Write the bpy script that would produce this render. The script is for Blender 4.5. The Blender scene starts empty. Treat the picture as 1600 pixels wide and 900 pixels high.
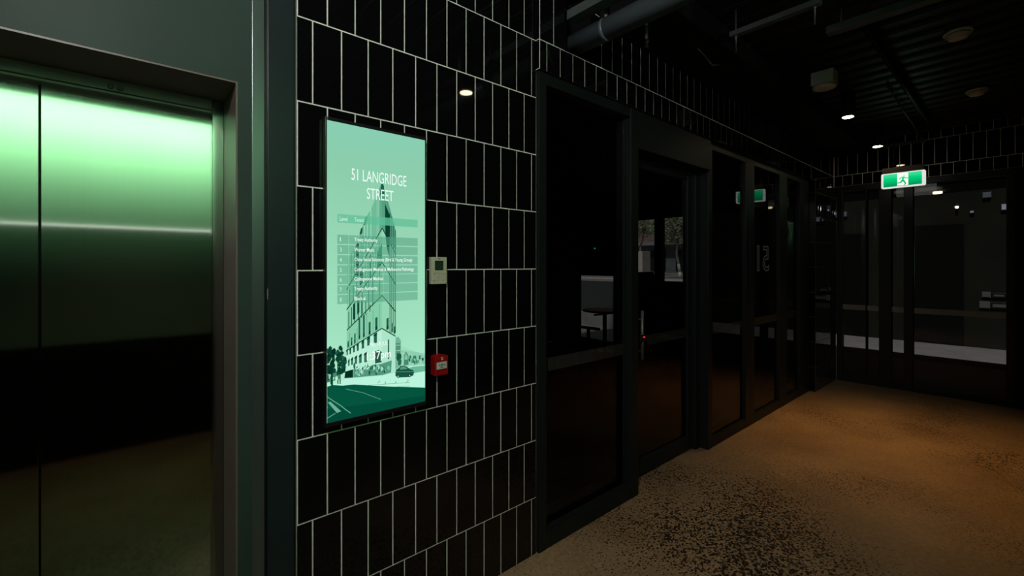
import bpy, bmesh, math, random
from mathutils import Vector, Matrix
random.seed(7)
S = bpy.context.scene
COL = S.collection
# ------------------------------------------------------------------ camera numbers (measured from the photo)
F = 695.0
ANG = math.atan(799 / F); SA, CA = math.sin(ANG), math.cos(ANG)
CXP, CYP = 800.0, 415.0
CAM = Vector((0.0, -1.683, 1.515))

def wallpt(u, v, y):
    """point of the plane y = const seen at photo pixel u, v -> (x, z)"""
    r = (u - CXP) / F; n = r * CA - SA; Z = -(y - CAM.y) / n
    return ((r * SA + CA) * Z, CAM.z + (CYP - v) / F * Z)

def lin(c):
    return tuple((x / 255 / 12.92) if x / 255 <= 0.04045 else ((x / 255 + 0.055) / 1.055) ** 2.4 for x in c)

# ------------------------------------------------------------------ materials
def newmat(name):
    m = bpy.data.materials.new(name); m.use_nodes = True
    nt = m.node_tree; b = nt.nodes['Principled BSDF']
    return m, nt, b

def mat(name, col, rough=0.5, metal=0.0, spec=0.5, noise=0.0, nscale=20.0, bump=0.0, bscale=60.0, coat=0.0):
    m, nt, b = newmat(name)
    b.inputs['Base Color'].default_value = (*col, 1)
    b.inputs['Roughness'].default_value = rough
    b.inputs['Metallic'].default_value = metal
    b.inputs['Specular IOR Level'].default_value = spec
    b.inputs['Coat Weight'].default_value = coat
    if noise or bump:
        tc = nt.nodes.new('ShaderNodeTexCoord')
    if noise:
        n = nt.nodes.new('ShaderNodeTexNoise'); n.inputs['Scale'].default_value = nscale
        n.inputs['Detail'].default_value = 6
        nt.links.new(tc.outputs['Object'], n.inputs['Vector'])
        r = nt.nodes.new('ShaderNodeValToRGB')
        r.color_ramp.elements[0].position = .3; r.color_ramp.elements[1].position = .7
        r.color_ramp.elements[0].color = (*[c * (1 - noise) for c in col], 1)
        r.color_ramp.elements[1].color = (*[min(1, c * (1 + noise)) for c in col], 1)
        nt.links.new(n.outputs['Fac'], r.inputs['Fac'])
        nt.links.new(r.outputs['Color'], b.inputs['Base Color'])
    if bump:
        n2 = nt.nodes.new('ShaderNodeTexNoise'); n2.inputs['Scale'].default_value = bscale
        nt.links.new(tc.outputs['Object'], n2.inputs['Vector'])
        bp = nt.nodes.new('ShaderNodeBump'); bp.inputs['Strength'].default_value = bump
        bp.inputs['Distance'].default_value = .002
        nt.links.new(n2.outputs['Fac'], bp.inputs['Height'])
        nt.links.new(bp.outputs['Normal'], b.inputs['Normal'])
    return m

def emit(name, col, strength=1.0, base=(0, 0, 0)):
    m, nt, b = newmat(name)
    b.inputs['Base Color'].default_value = (*base, 1)
    b.inputs['Roughness'].default_value = .4
    b.inputs['Specular IOR Level'].default_value = 0.1
    b.inputs['Emission Color'].default_value = (*col, 1)
    b.inputs['Emission Strength'].default_value = strength
    return m

_em = {}
def scr(rgb, alpha=1.0):
    """glowing display colour given as sRGB"""
    k = (tuple(int(x) for x in rgb), alpha)
    if k in _em: return _em[k]
    m = bpy.data.materials.new('display_pixels'); m.use_nodes = True
    nt = m.node_tree; nt.nodes.clear()
    o = nt.nodes.new('ShaderNodeOutputMaterial'); e = nt.nodes.new('ShaderNodeEmission')
    e.inputs['Color'].default_value = (*lin(rgb), 1)
    if alpha < 1:
        t = nt.nodes.new('ShaderNodeBsdfTransparent'); x = nt.nodes.new('ShaderNodeMixShader')
        x.inputs[0].default_value = alpha
        nt.links.new(t.outputs[0], x.inputs[1]); nt.links.new(e.outputs[0], x.inputs[2])
        nt.links.new(x.outputs[0], o.inputs[0])
    else:
        nt.links.new(e.outputs[0], o.inputs[0])
    _em[k] = m
    return m

def glass(name, tint, ior=1.75, boost=0.0):
    m = bpy.data.materials.new(name); m.use_nodes = True
    nt = m.node_tree; nt.nodes.clear()
    o = nt.nodes.new('ShaderNodeOutputMaterial')
    t = nt.nodes.new('ShaderNodeBsdfTransparent'); t.inputs['Color'].default_value = (*tint, 1)
    g = nt.nodes.new('ShaderNodeBsdfGlossy'); g.inputs['Roughness'].default_value = 0.0
    fr = nt.nodes.new('ShaderNodeFresnel'); fr.inputs['IOR'].default_value = ior
    x = nt.nodes.new('ShaderNodeMixShader')
    nt.links.new(fr.outputs[0], x.inputs[0]); nt.links.new(t.outputs[0], x.inputs[1])
    nt.links.new(g.outputs[0], x.inputs[2]); nt.links.new(x.outputs[0], o.inputs[0])
    return m

def frosted(name, col, alpha):
    m = bpy.data.materials.new(name); m.use_nodes = True
    nt = m.node_tree; nt.nodes.clear()
    o = nt.nodes.new('ShaderNodeOutputMaterial')
    t = nt.nodes.new('ShaderNodeBsdfTransparent')
    d = nt.nodes.new('ShaderNodeBsdfDiffuse'); d.inputs['Color'].default_value = (*col, 1)
    x = nt.nodes.new('ShaderNodeMixShader'); x.inputs[0].default_value = alpha
    nt.links.new(t.outputs[0], x.inputs[1]); nt.links.new(d.outputs[0], x.inputs[2])
    nt.links.new(x.outputs[0], o.inputs[0])
    return m

def floor_mat():
    m, nt, b = newmat('polished_concrete')
    N = nt.nodes.new; L = nt.links.new
    tc = N('ShaderNodeTexCoord')
    n1 = N('ShaderNodeTexNoise'); n1.inputs['Scale'].default_value = 1.1; n1.inputs['Detail'].default_value = 7; n1.inputs['Roughness'].default_value = .62
    L(tc.outputs['Object'], n1.inputs['Vector'])
    r1 = N('ShaderNodeValToRGB'); e = r1.color_ramp.elements
    e[0].position = .3; e[0].color = (.215, .148, .086, 1); e[1].position = .72; e[1].color = (.40, .28, .165, 1)
    L(n1.outputs['Fac'], r1.inputs['Fac'])
    # fine mottling
    n2 = N('ShaderNodeTexNoise'); n2.inputs['Scale'].default_value = 38; n2.inputs['Detail'].default_value = 5
    L(tc.outputs['Object'], n2.inputs['Vector'])
    r2 = N('ShaderNodeValToRGB'); r2.color_ramp.elements[0].position = .3; r2.color_ramp.elements[1].position = .65
    r2.color_ramp.elements[0].color = (.78, .78, .78, 1); r2.color_ramp.elements[1].color = (1.06, 1.06, 1.06, 1)
    L(n2.outputs['Fac'], r2.inputs['Fac'])
    mx = N('ShaderNodeMix'); mx.data_type = 'RGBA'; mx.blend_type = 'MULTIPLY'; mx.inputs['Factor'].default_value = 1
    L(r1.outputs['Color'], mx.inputs['A']); L(r2.outputs['Color'], mx.inputs['B'])
    # exposed aggregate chips, in patches
    v = N('ShaderNodeTexVoronoi'); v.inputs['Scale'].default_value = 88; v.inputs['Randomness'].default_value = 1
    nd = N('ShaderNodeTexNoise'); nd.inputs['Scale'].default_value = 55; L(tc.outputs['Object'], nd.inputs['Vector'])
    va = N('ShaderNodeVectorMath'); va.operation = 'SCALE'; va.inputs['Scale'].default_value = .012
    L(nd.outputs['Color'], va.inputs[0])
    vb = N('ShaderNodeVectorMath'); vb.operation = 'ADD'; L(tc.outputs['Object'], vb.inputs[0]); L(va.outputs[0], vb.inputs[1])
    L(vb.outputs[0], v.inputs['Vector'])
    rnd = N('ShaderNodeSeparateColor'); L(v.outputs['Color'], rnd.inputs['Color'])
    # chip size by random and patch
    np_ = N('ShaderNodeTexNoise'); np_.inputs['Scale'].default_value = .95; np_.inputs['Detail'].default_value = 3
    mp = N('ShaderNodeMapping'); mp.inputs['Location'].default_value = (0.62, 0.35, 0.0)
    L(tc.outputs['Object'], mp.inputs['Vector']); L(mp.outputs[0], np_.inputs['Vector'])
    # distance to the strongest patch of chips on this floor
    ds = N('ShaderNodeVectorMath'); ds.operation = 'DISTANCE'; ds.inputs[1].default_value = (2.45, -.55, 0)
    L(tc.outputs['Object'], ds.inputs[0])
    dm = N('ShaderNodeMapRange'); dm.inputs['From Min'].default_value = .25; dm.inputs['From Max'].default_value = 1.05
    dm.inputs['To Min'].default_value = .28; dm.inputs['To Max'].default_value = 0.0
    L(ds.outputs['Value'], dm.inputs['Value'])
    rp = N('ShaderNodeMapRange'); rp.inputs['From Min'].default_value = .34; rp.inputs['From Max'].default_value = .64
    rp.inputs['To Min'].default_value = 0; rp.inputs['To Max'].default_value = .36
    L(np_.outputs['Fac'], rp.inputs['Value'])
    ad = N('ShaderNodeMath'); ad.operation = 'ADD'; L(dm.outputs[0], ad.inputs[0]); L(rp.outputs[0], ad.inputs[1])
    mu = N('ShaderNodeMath'); mu.operation = 'MULTIPLY'; L(rnd.outputs[0], mu.inputs[0]); L(ad.outputs[0], mu.inputs[1])
    mu2 = N('ShaderNodeMath'); mu2.operation = 'MULTIPLY'; mu2.inputs[1].default_value = 1.9; L(mu.outputs[0], mu2.inputs[0])
    lt = N('ShaderNodeMath'); lt.operation = 'SUBTRACT'; L(mu2.outputs[0], lt.inputs[0]); L(v.outputs['Distance'], lt.inputs[1])
    st = N('ShaderNodeMapRange'); st.inputs['From Min'].default_value = -.04; st.inputs['From Max'].default_value = .06
    L(lt.outputs[0], st.inputs['Value'])
    mc = N('ShaderNodeMix'); mc.data_type = 'RGBA'
    L(st.outputs[0], mc.inputs['Factor']); L(mx.outputs['Result'], mc.inputs['A']); mc.inputs['B'].default_value = (.022, .015, .010, 1)
    L(mc.outputs['Result'], b.inputs['Base Color'])
    b.inputs['Roughness'].default_value = .46
    b.inputs['Specular IOR Level'].default_value = .32
    return m

M = {}
M['tile'] = mat('black_glazed_tile', (.0035, .0035, .0037), .03, spec=.42, bump=.03, bscale=9)
M['grout'] = mat('pale_grout', (.86, .84, .78), .9, spec=.1, noise=.08, nscale=30)
M['frame'] = mat('dark_teal_powder_coat', (.010, .0135, .0135), .45, spec=.2, bump=.04, bscale=900)
M['frame_dark'] = mat('black_powder_coat', (.008, .009, .009), .45, spec=.35, bump=.03, bscale=900)
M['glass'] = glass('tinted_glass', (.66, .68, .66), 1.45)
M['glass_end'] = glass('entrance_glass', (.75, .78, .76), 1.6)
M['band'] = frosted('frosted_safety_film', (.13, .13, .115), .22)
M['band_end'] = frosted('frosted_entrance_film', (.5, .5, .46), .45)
M['lobbywall'] = mat('dark_green_grey_paint', (.034, .056, .046), .5, spec=.15, noise=.1, nscale=2.5, bump=.05, bscale=500)
M['column'] = mat('dark_blue_green_panel', (.014, .022, .0245), .36, spec=.35, noise=.12, nscale=5)
M['strip'] = mat('satin_steel_strip', (.20, .235, .235), .30, metal=.8)
M['groove'] = mat('black_groove', (.004, .005, .006), .4)
M['reveal'] = mat('dark_brown_reveal', (.14, .105, .09), .4, noise=.1, nscale=4)
M['black'] = mat('flat_black_paint', (.006, .006, .0065), .75, spec=.2, noise=.2, nscale=4)
M['deck'] = mat('black_painted_deck', (.0075, .0085, .0085), .45, spec=.28, noise=.2, nscale=3)
M['service'] = mat('charcoal_painted_steel', (.085, .098, .102), .42, spec=.5, noise=.15, nscale=12)
M['pipe'] = mat('dark_blue_grey_pipe_paint', (.105, .130, .145), .4, spec=.5, noise=.12, nscale=6)
M['zinc'] = mat('dull_zinc', (.16, .17, .17), .4, metal=.6)
M['white_plastic'] = mat('white_plastic', (.80, .75, .73), .45)
M['cream'] = mat('cream_plastic', (.58, .57, .42), .42)
M['cream_edge'] = mat('pale_plastic_edge', (.70, .70, .56), .4)
M['lcd'] = mat('green_lcd', (.022, .055, .028), .25)
M['lcd_rim'] = mat('dark_lcd_rim', (.008, .014, .009), .3)
M['ink'] = mat('dark_print', (.03, .03, .025), .6)
M['ink_soft'] = mat('grey_print', (.33, .32, .24), .6)
M['red'] = mat('red_plastic', (.36, .006, .008), .38)
M['red_dark'] = mat('dark_red_plastic', (.18, .004, .006), .4)  # darker red for the small mark in the emblem
M['label_white'] = mat('white_label', (.62, .64, .56), .5)
M['bezel'] = mat('black_bezel', (.012, .012, .013), .28, spec=.5)
M['sign_bracket'] = mat('dark_brown_bracket', (.045, .040, .030), .5)
M['concrete_ext'] = mat('grey_pavement', (.25, .235, .235), .8, noise=.15, nscale=3)
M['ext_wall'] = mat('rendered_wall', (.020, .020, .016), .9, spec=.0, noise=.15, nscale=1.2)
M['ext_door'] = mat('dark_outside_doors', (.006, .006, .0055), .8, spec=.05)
M['brick'] = mat('brown_brick', (.22, .15, .14), .9, noise=.25, nscale=4)
M['shopgrey'] = mat('grey_shopfront', (.10, .12, .125), .6, noise=.2, nscale=1.5)
M['bark'] = mat('pale_bark', (.62, .6, .55), .8, noise=.25, nscale=14)
M['leaf'] = mat('grey_green_leaf', (.24, .28, .17), .6, noise=.5, nscale=9)
M['white_brick'] = mat('white_painted_brick', (.55, .5, .47), .8, noise=.12, nscale=5)
M['ret_wall'] = mat('dark_retaining_wall', (.05, .055, .06), .8)
M['dark_wood'] = mat('dark_table_laminate', (.02, .02, .02), .4)
M['dark_fabric'] = mat('black_upholstery', (.01, .01, .01), .9, bump=.2, bscale=300)
M['carpet'] = mat('dark_carpet', (.012, .0125, .012), .95, noise=.3, nscale=60)
M['floor'] = floor_mat()
M['warm'] = emit('warm_lamp_lens', (1.0, .78, .50), 42.0)
M['warm_small'] = emit('warm_lamp_lens_dim', (1.0, .78, .5), 4.0)
M['cool'] = emit('cool_lamp_lens', (1.0, .97, .9), 3.0)
M['led_red'] = emit('red_indicator', (1, .02, .03), 1.2)
M['led_green'] = emit('green_indicator', (.0, .55, .3), .5)
M['exit_white'] = emit('exit_white', lin((235, 245, 235)), 1.05, (.5, .5, .5))
M['exit_rim'] = mat('white_sign_rim', (.7, .7, .68), .4)
M['sign_rim'] = emit('sign_glowing_rim', lin((225, 225, 220)), .95, (.5, .5, .5))
M['refl_pale'] = emit('pale_reflection_glow', lin((135, 135, 150)), .8)
M['refl_dim'] = emit('dim_reflection_glow', lin((70, 72, 85)), .8)
M['num'] = emit('grey_number_outline', lin((38, 37, 33)), .9)

# stainless steel, brushed
def steel(name, col, rough):
    m, nt, b = newmat(name)
    N = nt.nodes.new; L = nt.links.new
    tc = N('ShaderNodeTexCoord'); mp = N('ShaderNodeMapping'); mp.inputs['Scale'].default_value = (260, 260, 1.2)
    L(tc.outputs['Object'], mp.inputs['Vector'])
    n = N('ShaderNodeTexNoise'); n.inputs['Scale'].default_value = 1.0; n.inputs['Detail'].default_value = 3
    L(mp.outputs[0], n.inputs['Vector'])
    r = N('ShaderNodeMapRange'); r.inputs['To Min'].default_value = rough * .88; r.inputs['To Max'].default_value = rough * 1.12
    L(n.outputs['Fac'], r.inputs['Value']); L(r.outputs[0], b.inputs['Roughness'])
    c = N('ShaderNodeMapRange'); c.inputs['To Min'].default_value = .975; c.inputs['To Max'].default_value = 1.02
    L(n.outputs['Fac'], c.inputs['Value'])
    v = N('ShaderNodeVectorMath'); v.operation = 'SCALE'; v.inputs[0].default_value = col; L(c.outputs[0], v.inputs['Scale'])
    L(v.outputs[0], b.inputs['Base Color'])
    b.inputs['Metallic'].default_value = 1
    return m
M['steel'] = steel('brushed_stainless', (.64, .65, .63), .05)
M['steel_header'] = mat('satin_steel_header', (.30, .275, .265), .4, metal=.3)
M['steel_frame'] = steel('brushed_stainless_frame', (.5, .5, .48), .12)

# ------------------------------------------------------------------ mesh helpers
def bmn(): return bmesh.new()

def box(bm, x0, x1, y0, y1, z0, z1, mi=0, bev=0.0, seg=2):
    vs = [bm.verts.new(p) for p in ((x0, y0, z0), (x1, y0, z0), (x1, y1, z0), (x0, y1, z0), (x0, y0, z1), (x1, y0, z1), (x1, y1, z1), (x0, y1, z1))]
    fs = []
    for q in ((0, 3, 2, 1), (4, 5, 6, 7), (0, 1, 5, 4), (1, 2, 6, 5), (2, 3, 7, 6), (3, 0, 4, 7)):
        f = bm.faces.new([vs[i] for i in q]); f.material_index = mi; fs.append(f)
    if bev:
        ed = list({e for f in fs for e in f.edges})
        g = bmesh.ops.bevel(bm, geom=ed, offset=bev, segments=seg, profile=.5, affect='EDGES')
        for f in g['faces']: f.material_index = mi
    return fs

def cyl(bm, p0, p1, r0, r1=None, seg=20, mi=0, caps=True):
    r1 = r0 if r1 is None else r1
    p0, p1 = Vector(p0), Vector(p1); d = (p1 - p0).normalized()
    a = d.orthogonal().normalized(); b = d.cross(a)
    A = []; B = []
    for i in range(seg):
        t = 2 * math.pi * i / seg; o = a * math.cos(t) + b * math.sin(t)
        A.append(bm.verts.new(p0 + o * r0)); B.append(bm.verts.new(p1 + o * r1))
    for i in range(seg):
        j = (i + 1) % seg
        f = bm.faces.new((A[i], A[j], B[j], B[i])); f.material_index = mi; f.smooth = True
    if caps:
        f = bm.faces.new(list(reversed(A))); f.material_index = mi
        f = bm.faces.new(B); f.material_index = mi

def lathe(bm, prof, c, axis='z', seg=32, mi=0):
    """prof: list of (radius, offset along axis)"""
    rings = []
    for r, h in prof:
        ring = []
        for i in range(seg):
            t = 2 * math.pi * i / seg
            if axis == 'z': p = (c[0] + r * math.cos(t), c[1] + r * math.sin(t), c[2] + h)
            elif axis == 'y': p = (c[0] + r * math.cos(t), c[1] + h, c[2] + r * math.sin(t))
            else: p = (c[0] + h, c[1] + r * math.cos(t), c[2] + r * math.sin(t))
            ring.append(bm.verts.new(p))
        rings.append(ring)
    for a, b in zip(rings, rings[1:]):
        for i in range(seg):
            j = (i + 1) % seg
            f = bm.faces.new((a[i], a[j], b[j], b[i])); f.material_index = mi; f.smooth = True
    f = bm.faces.new(rings[0]); f.material_index = mi
    f = bm.faces.new(rings[-1]); f.material_index = mi

def tube(bm, pts, r, seg=10, mi=0):
    pts = [Vector(p) for p in pts]; rings = []; up = None
    for i, p in enumerate(pts):
        d = (pts[min(i + 1, len(pts) - 1)] - pts[max(i - 1, 0)]).normalized()
        a = d.orthogonal().normalized() if up is None else (up - d * up.dot(d)).normalized()
        up = a; b = d.cross(a)
        rings.append([bm.verts.new(p + (a * math.cos(2 * math.pi * k / seg) + b * math.sin(2 * math.pi * k / seg)) * r) for k in range(seg)])
    for A, B in zip(rings, rings[1:]):
        for k in range(seg):
            j = (k + 1) % seg
            f = bm.faces.new((A[k], A[j], B[j], B[k])); f.material_index = mi; f.smooth = True
    for R_ in (rings[0], rings[-1]):
        f = bm.faces.new(R_); f.material_index = mi

OFF = {}
def obj(name, bm, mats, parent=None):
    """link a bmesh as one mesh object; children are stored relative to their thing's base"""
    bmesh.ops.recalc_face_normals(bm, faces=bm.faces) if not getattr(bm, 'keep', False) else None
    return link(name, bm, mats, parent)

def link(name, bm, mats, parent=None):
    if not isinstance(mats, (list, tuple)): mats = [mats]
    if parent is None:
        xs = [v.co.x for v in bm.verts]; ys = [v.co.y for v in bm.verts]; zs = [v.co.z for v in bm.verts]
        off = Vector(((min(xs) + max(xs)) / 2, (min(ys) + max(ys)) / 2, min(zs)))
    else:
        off = OFF[parent.name]
    bmesh.ops.translate(bm, verts=bm.verts, vec=-off)
    me = bpy.data.meshes.new(name); bm.to_mesh(me); bm.free()
    for m in mats: me.materials.append(m)
    o = bpy.data.objects.new(name, me); COL.objects.link(o)
    if parent is None: o.location = off
    else: o.parent = parent
    OFF[o.name] = off
    return o

def tag(o, label, cat, group=None):
    o['label'] = label; o['category'] = cat
    if group: o['group'] = group
    return o

def thing(name, loc, label=None, cat=None, group=None):
    o = bpy.data.objects.new(name, None); COL.objects.link(o); o.location = loc
    o.empty_display_size = .05
    OFF[o.name] = Vector(loc)
    if label: tag(o, label, cat, group)
    return o

def struct(o):
    o['kind'] = 'structure'; return o

def dup(root, loc, label, group=None):
    r = root.copy(); COL.objects.link(r); r.location = loc; r['label'] = label
    if group: r['group'] = group
    for ch in list(root.children):
        c = ch.copy(); COL.objects.link(c); c.parent = r
        for g in list(ch.children):
            d = g.copy(); COL.objects.link(d); d.parent = c
    return r

def plane(name, quad, m, parent):
    bm = bmn(); vs = [bm.verts.new(p) for p in quad]; bm.faces.new(vs)
    return link(name, bm, m, parent)

# ------------------------------------------------------------------ tiling
PT, RT, G = .1037, .3003, .0034     # tile pitch, row pitch, grout width

def tile_field(bm, a0, a1, z0, z1, put, phase, zphase=-.004, skip=None, nostagger=False):
    """vertical running bond. put(a0,a1,z0,z1) adds one tile"""
    k0 = math.floor((z0 - zphase) / RT); k1 = math.ceil((z1 - zphase) / RT)
    for k in range(k0, k1):
        r0 = zphase + k * RT; r1 = r0 + RT
        zz0 = max(z0, r0 + G / 2); zz1 = min(z1, r1 - G / 2)
        if zz1 - zz0 < .012: continue
        sh = phase + (0 if k % 2 or nostagger else PT / 2)
        i0 = math.floor((a0 - sh) / PT); i1 = math.ceil((a1 - sh) / PT)
        for i in range(i0, i1):
            t0 = max(a0 + .0015, sh + i * PT + G / 2); t1 = min(a1 - .0015, sh + (i + 1) * PT - G / 2)
            if t1 - t0 < .006: continue
            if skip and skip((t0 + t1) / 2, (zz0 + zz1) / 2): continue
            put(t0, t1, zz0, zz1)

def tile_y(bm, yf, depth=.005):
    def put(a0, a1, z0, z1):   # faces -y
        b = .0012; j = [random.uniform(-.00035, .00035) for _ in range(3)]
        f = [(a0, yf + depth, z0), (a1, yf + depth, z0), (a1, yf + depth, z1), (a0, yf + depth, z1)]
        g = [(a0 + b, yf + j[0], z0 + b), (a1 - b, yf + j[1], z0 + b), (a1 - b, yf + j[1] + j[2], z1 - b), (a0 + b, yf + j[0] + j[2], z1 - b)]
        A = [bm.verts.new(p) for p in f]; B = [bm.verts.new(p) for p in g]
        bm.faces.new(B)
        for i in range(4):
            q = (i + 1) % 4; bm.faces.new((A[i], A[q], B[q], B[i]))
    return put

def tile_x(bm, xf, depth=.005):
    def put(a0, a1, z0, z1):   # faces -x ; a runs along -y
        b = .0012
        f = [(xf + depth, -a0, z0), (xf + depth, -a1, z0), (xf + depth, -a1, z1), (xf + depth, -a0, z1)]
        g = [(xf, -a0 - b, z0 + b), (xf, -a1 + b, z0 + b), (xf, -a1 + b, z1 - b), (xf, -a0 - b, z1 - b)]
        A = [bm.verts.new(p) for p in f]; B = [bm.verts.new(p) for p in g]
        bm.faces.new(B)
        for i in range(4):
            q = (i + 1) % 4; bm.faces.new((A[i], A[q], B[q], B[i]))
    return put

DECK = 3.10
TL0, TL1 = .4557, 1.634
# ---- left tiled wall, next to the lift
bm = bmn()
tile_field(bm, TL0, TL1, 0.0, DECK, tile_y(bm, 0.0), .5108)
n_t = len(bm.faces)
gf = box(bm, TL0, TL1, .0016, .14, 0, DECK)
for f in gf: f.material_index = 1
struct(obj('wall_left', bm, [M['tile'], M['grout']]))

# ---- tiled bulkhead above the glazing
BY = -.025
HX0, HX1, HZ = 1.826, 2.07, 2.701     # hole for the services
hole = lambda a, z: HX0 - .03 < a < HX1 and z > HZ
bm = bmn()
tile_field(bm, 1.634, 7.12, 2.545, DECK, tile_y(bm, BY), 1.634 + PT * .02, skip=hole)
for q in ((1.634, HX0, 2.545, DECK), (HX1, 7.12, 2.545, DECK), (HX0, HX1, 2.545, HZ)):
    for f in box(bm, q[0], q[1], BY + .0016, .14, q[2], q[3]): f.material_index = 1
# return of the bulkhead towards the lift: narrow glazed slips with pale arris
for z0, z1 in ((2.549, 2.697), (2.703, 2.995), (3.0, DECK)):
    box(bm, 1.6305, 1.6338, BY + .003, -.001, z0, z1)
box(bm, 1.632, 1.636, BY - .0006, BY + .0012, 2.545, DECK, 1)
box(bm, 1.634, 7.12, BY + .0012, .139, 2.5412, 2.5455, 0)
for q in ((HX0, HX1, .12, .145, HZ, DECK), (HX0 - .02, HX0 + .004, BY + .0012, .13, HZ, DECK), (HX1 - .004, HX1 + .002, BY + .001, .13, HZ, DECK), (HX0, HX1, BY + .001, .13, HZ - .002, HZ + .004)):
    for f in box(bm, *q): f.material_index = 2
struct(obj('wall_bulkhead', bm, [M['tile'], M['grout'], M['black']]))

# ---- tiled pier at the end of the glazing
PX0, PY = 6.24, -.05
bm = bmn()
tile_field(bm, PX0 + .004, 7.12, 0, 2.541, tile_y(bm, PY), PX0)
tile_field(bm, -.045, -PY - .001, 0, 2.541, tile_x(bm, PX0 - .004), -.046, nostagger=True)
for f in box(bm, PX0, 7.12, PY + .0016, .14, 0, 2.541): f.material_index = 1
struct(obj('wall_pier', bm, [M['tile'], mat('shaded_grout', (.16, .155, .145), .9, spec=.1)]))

# ---- end wall above the entrance
EX = 7.14
bm = bmn()
tile_field(bm, .03, 2.7, 2.56, DECK, tile_x(bm, EX - .01), .07)
for f in box(bm, EX - .0084, EX + .12, -2.7, .03, 2.56, DECK): f.material_index = 1
struct(obj('wall_end', bm, [M['tile'], M['grout']]))
bm = bmn(); box(bm, EX - .03, EX + .12, -2.78, -1.63, 0, 2.556, 0)
struct(obj('wall_end_side', bm, [M['black']]))

# ---- floor, ceiling, other walls
bm = bmn(); box(bm, -3.1, EX + .02, -2.8, .3, -.1, 0)
fl = struct(link('floor', bm, M['floor']))
fl.data.transform(Matrix.Translation(fl.location)); fl.location = (0, 0, 0)

bm = bmn()
# ribbed steel deck: profile along x, ribs run across the lobby
prof = []; x = -3.1; pitch = .186
while x < EX + .1:
    prof += [(x, 0), (x + .118, 0), (x + .124, -.012), (x + .132, -.012), (x + .138, 0), (x + .15, 0), (x + .156, -.012), (x + .164, -.012), (x + .17, 0)]
    x += pitch
yA, yB = -2.8, .3
pa = [bm.verts.new((p[0], yA, DECK + p[1])) for p in prof]; pb = [bm.verts.new((p[0], yB, DECK + p[1])) for p in prof]
for i in range(len(prof) - 1): bm.faces.new((pa[i], pb[i], pb[i + 1], pa[i + 1]))
box(bm, -3.1, EX + .12, yA, yB, DECK + .02, DECK + .15)
struct(obj('ceiling', bm, M['deck']))

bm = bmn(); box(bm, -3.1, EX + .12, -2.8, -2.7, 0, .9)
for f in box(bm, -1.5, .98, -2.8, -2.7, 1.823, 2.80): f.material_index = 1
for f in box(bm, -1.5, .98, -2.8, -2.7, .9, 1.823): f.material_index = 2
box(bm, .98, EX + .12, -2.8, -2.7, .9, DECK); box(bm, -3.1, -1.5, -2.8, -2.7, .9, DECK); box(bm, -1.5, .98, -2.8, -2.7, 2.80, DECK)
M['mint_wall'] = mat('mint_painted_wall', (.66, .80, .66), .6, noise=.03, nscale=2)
struct(obj('wall_right', bm, [M['black'], M['mint_wall'], mat('mint_wall_dimmed', (.20, .30, .21), .6)]))  # lower mint darkened in its colour, for the green wash fading downwards
bm = bmn(); box(bm, -1.5, .98, -2.698, -2.685, 1.823, 1.832, 0, .002)
struct(obj('trim_3', bm, emit('led_strip', (.9, 1.0, .85), 1.5)))
bm = bmn(); box(bm, -3.2, -3.1, -2.8, .4, 0, DECK)
struct(obj('wall_rear', bm, M['black']))

# ---- lift wall with its opening
OX0, OX1, OZ = -.664, .278, 2.116
REC = .23
bm = bmn()
box(bm, OX1, .318, 0, .30, 0, DECK); box(bm, -3.1, OX0, 0, .30, 0, DECK); box(bm, OX0, OX1, 0, .30, OZ, DECK)
struct(obj('wall_lift', bm, M['lobbywall']))
bm = bmn()   # lining of the opening
e = .006
box(bm, OX1 - e, OX1 - .0004, .001, REC, 0, OZ - .0004); box(bm, OX0 + .0004, OX0 + e, .001, REC, 0, OZ - .0004); box(bm, OX0 + e, OX1 - e, .001, REC, OZ - e, OZ - .0004)
struct(obj('trim_4', bm, M['reveal']))
# column cladding between lift and tiles
bm = bmn()
box(bm, .318, .355, -.003, .14, 0, DECK, 0, .0015)
struct(obj('trim_1', bm, M['strip']))
bm = bmn()
box(bm, .355, .3635, .006, .14, 0, DECK, 1)
box(bm, .3635, .4475, -.006, .14, 0, DECK, 0, .002)
box(bm, .4475, .4530, .004, .14, 0, DECK, 1)
box(bm, .4530, .4557, -.001, .14, 0, DECK, 2)
box(bm, .3632, .3642, -.0066, -.0055, 1.401, 1.437, 3)   # paint chip on the arris
struct(obj('trim_2', bm, [M['column'], M['groove'], M['zinc'], M['exit_rim']]))

# ---- the lift entrance
lift = thing('lift_entrance', (-.193, .25, 0), 'brushed stainless steel lift doors set back in a dark reveal, lit green at the top', 'lift')
bm = bmn()
fw = .036; ix0, ix1 = OX0 + e, OX1 - e
box(bm, ix1 - fw, ix1, REC, REC + .06, 0, OZ - e, 0, .0015); box(bm, ix0, ix0 + fw, REC, REC + .06, 0, OZ - e, 0, .0015)
obj('jamb', bm, M['steel_frame'], lift)
bm = bmn(); box(bm, ix0 + fw, ix1 - fw, REC, REC + .06, OZ - e - fw, OZ - e, 0, .0015)
box(bm, ix0 + fw, ix1 - fw, REC + .004, REC + .05, OZ - e - fw - .010, OZ - e - fw - .002, 0, .001)
hd = obj('header', bm, M['steel_header'], lift)
for i, hx in enumerate((-.035, -.012)):
    bm = bmn(); lathe(bm, [(.008, 0), (.008, -.004), (.005, -.006)], (hx, REC - .0005, OZ - e - fw + .012), 'y', 16)
    obj('sensor_stud', bm, M['zinc'], hd)
mid = -.193
for a, b in ((mid + .0022, ix1 - fw + .006), (ix0 + fw - .006, mid - .0022)):
    bm = bmn(); box(bm, a, b, .252, .285, .012, OZ - e - fw + .006, 0, .001)
    obj('door_panel', bm, M['steel'], lift)
bm = bmn(); box(bm, ix0, ix1, REC + .002, .32, 0, .010); obj('sill', bm, M['zinc'], lift)
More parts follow.
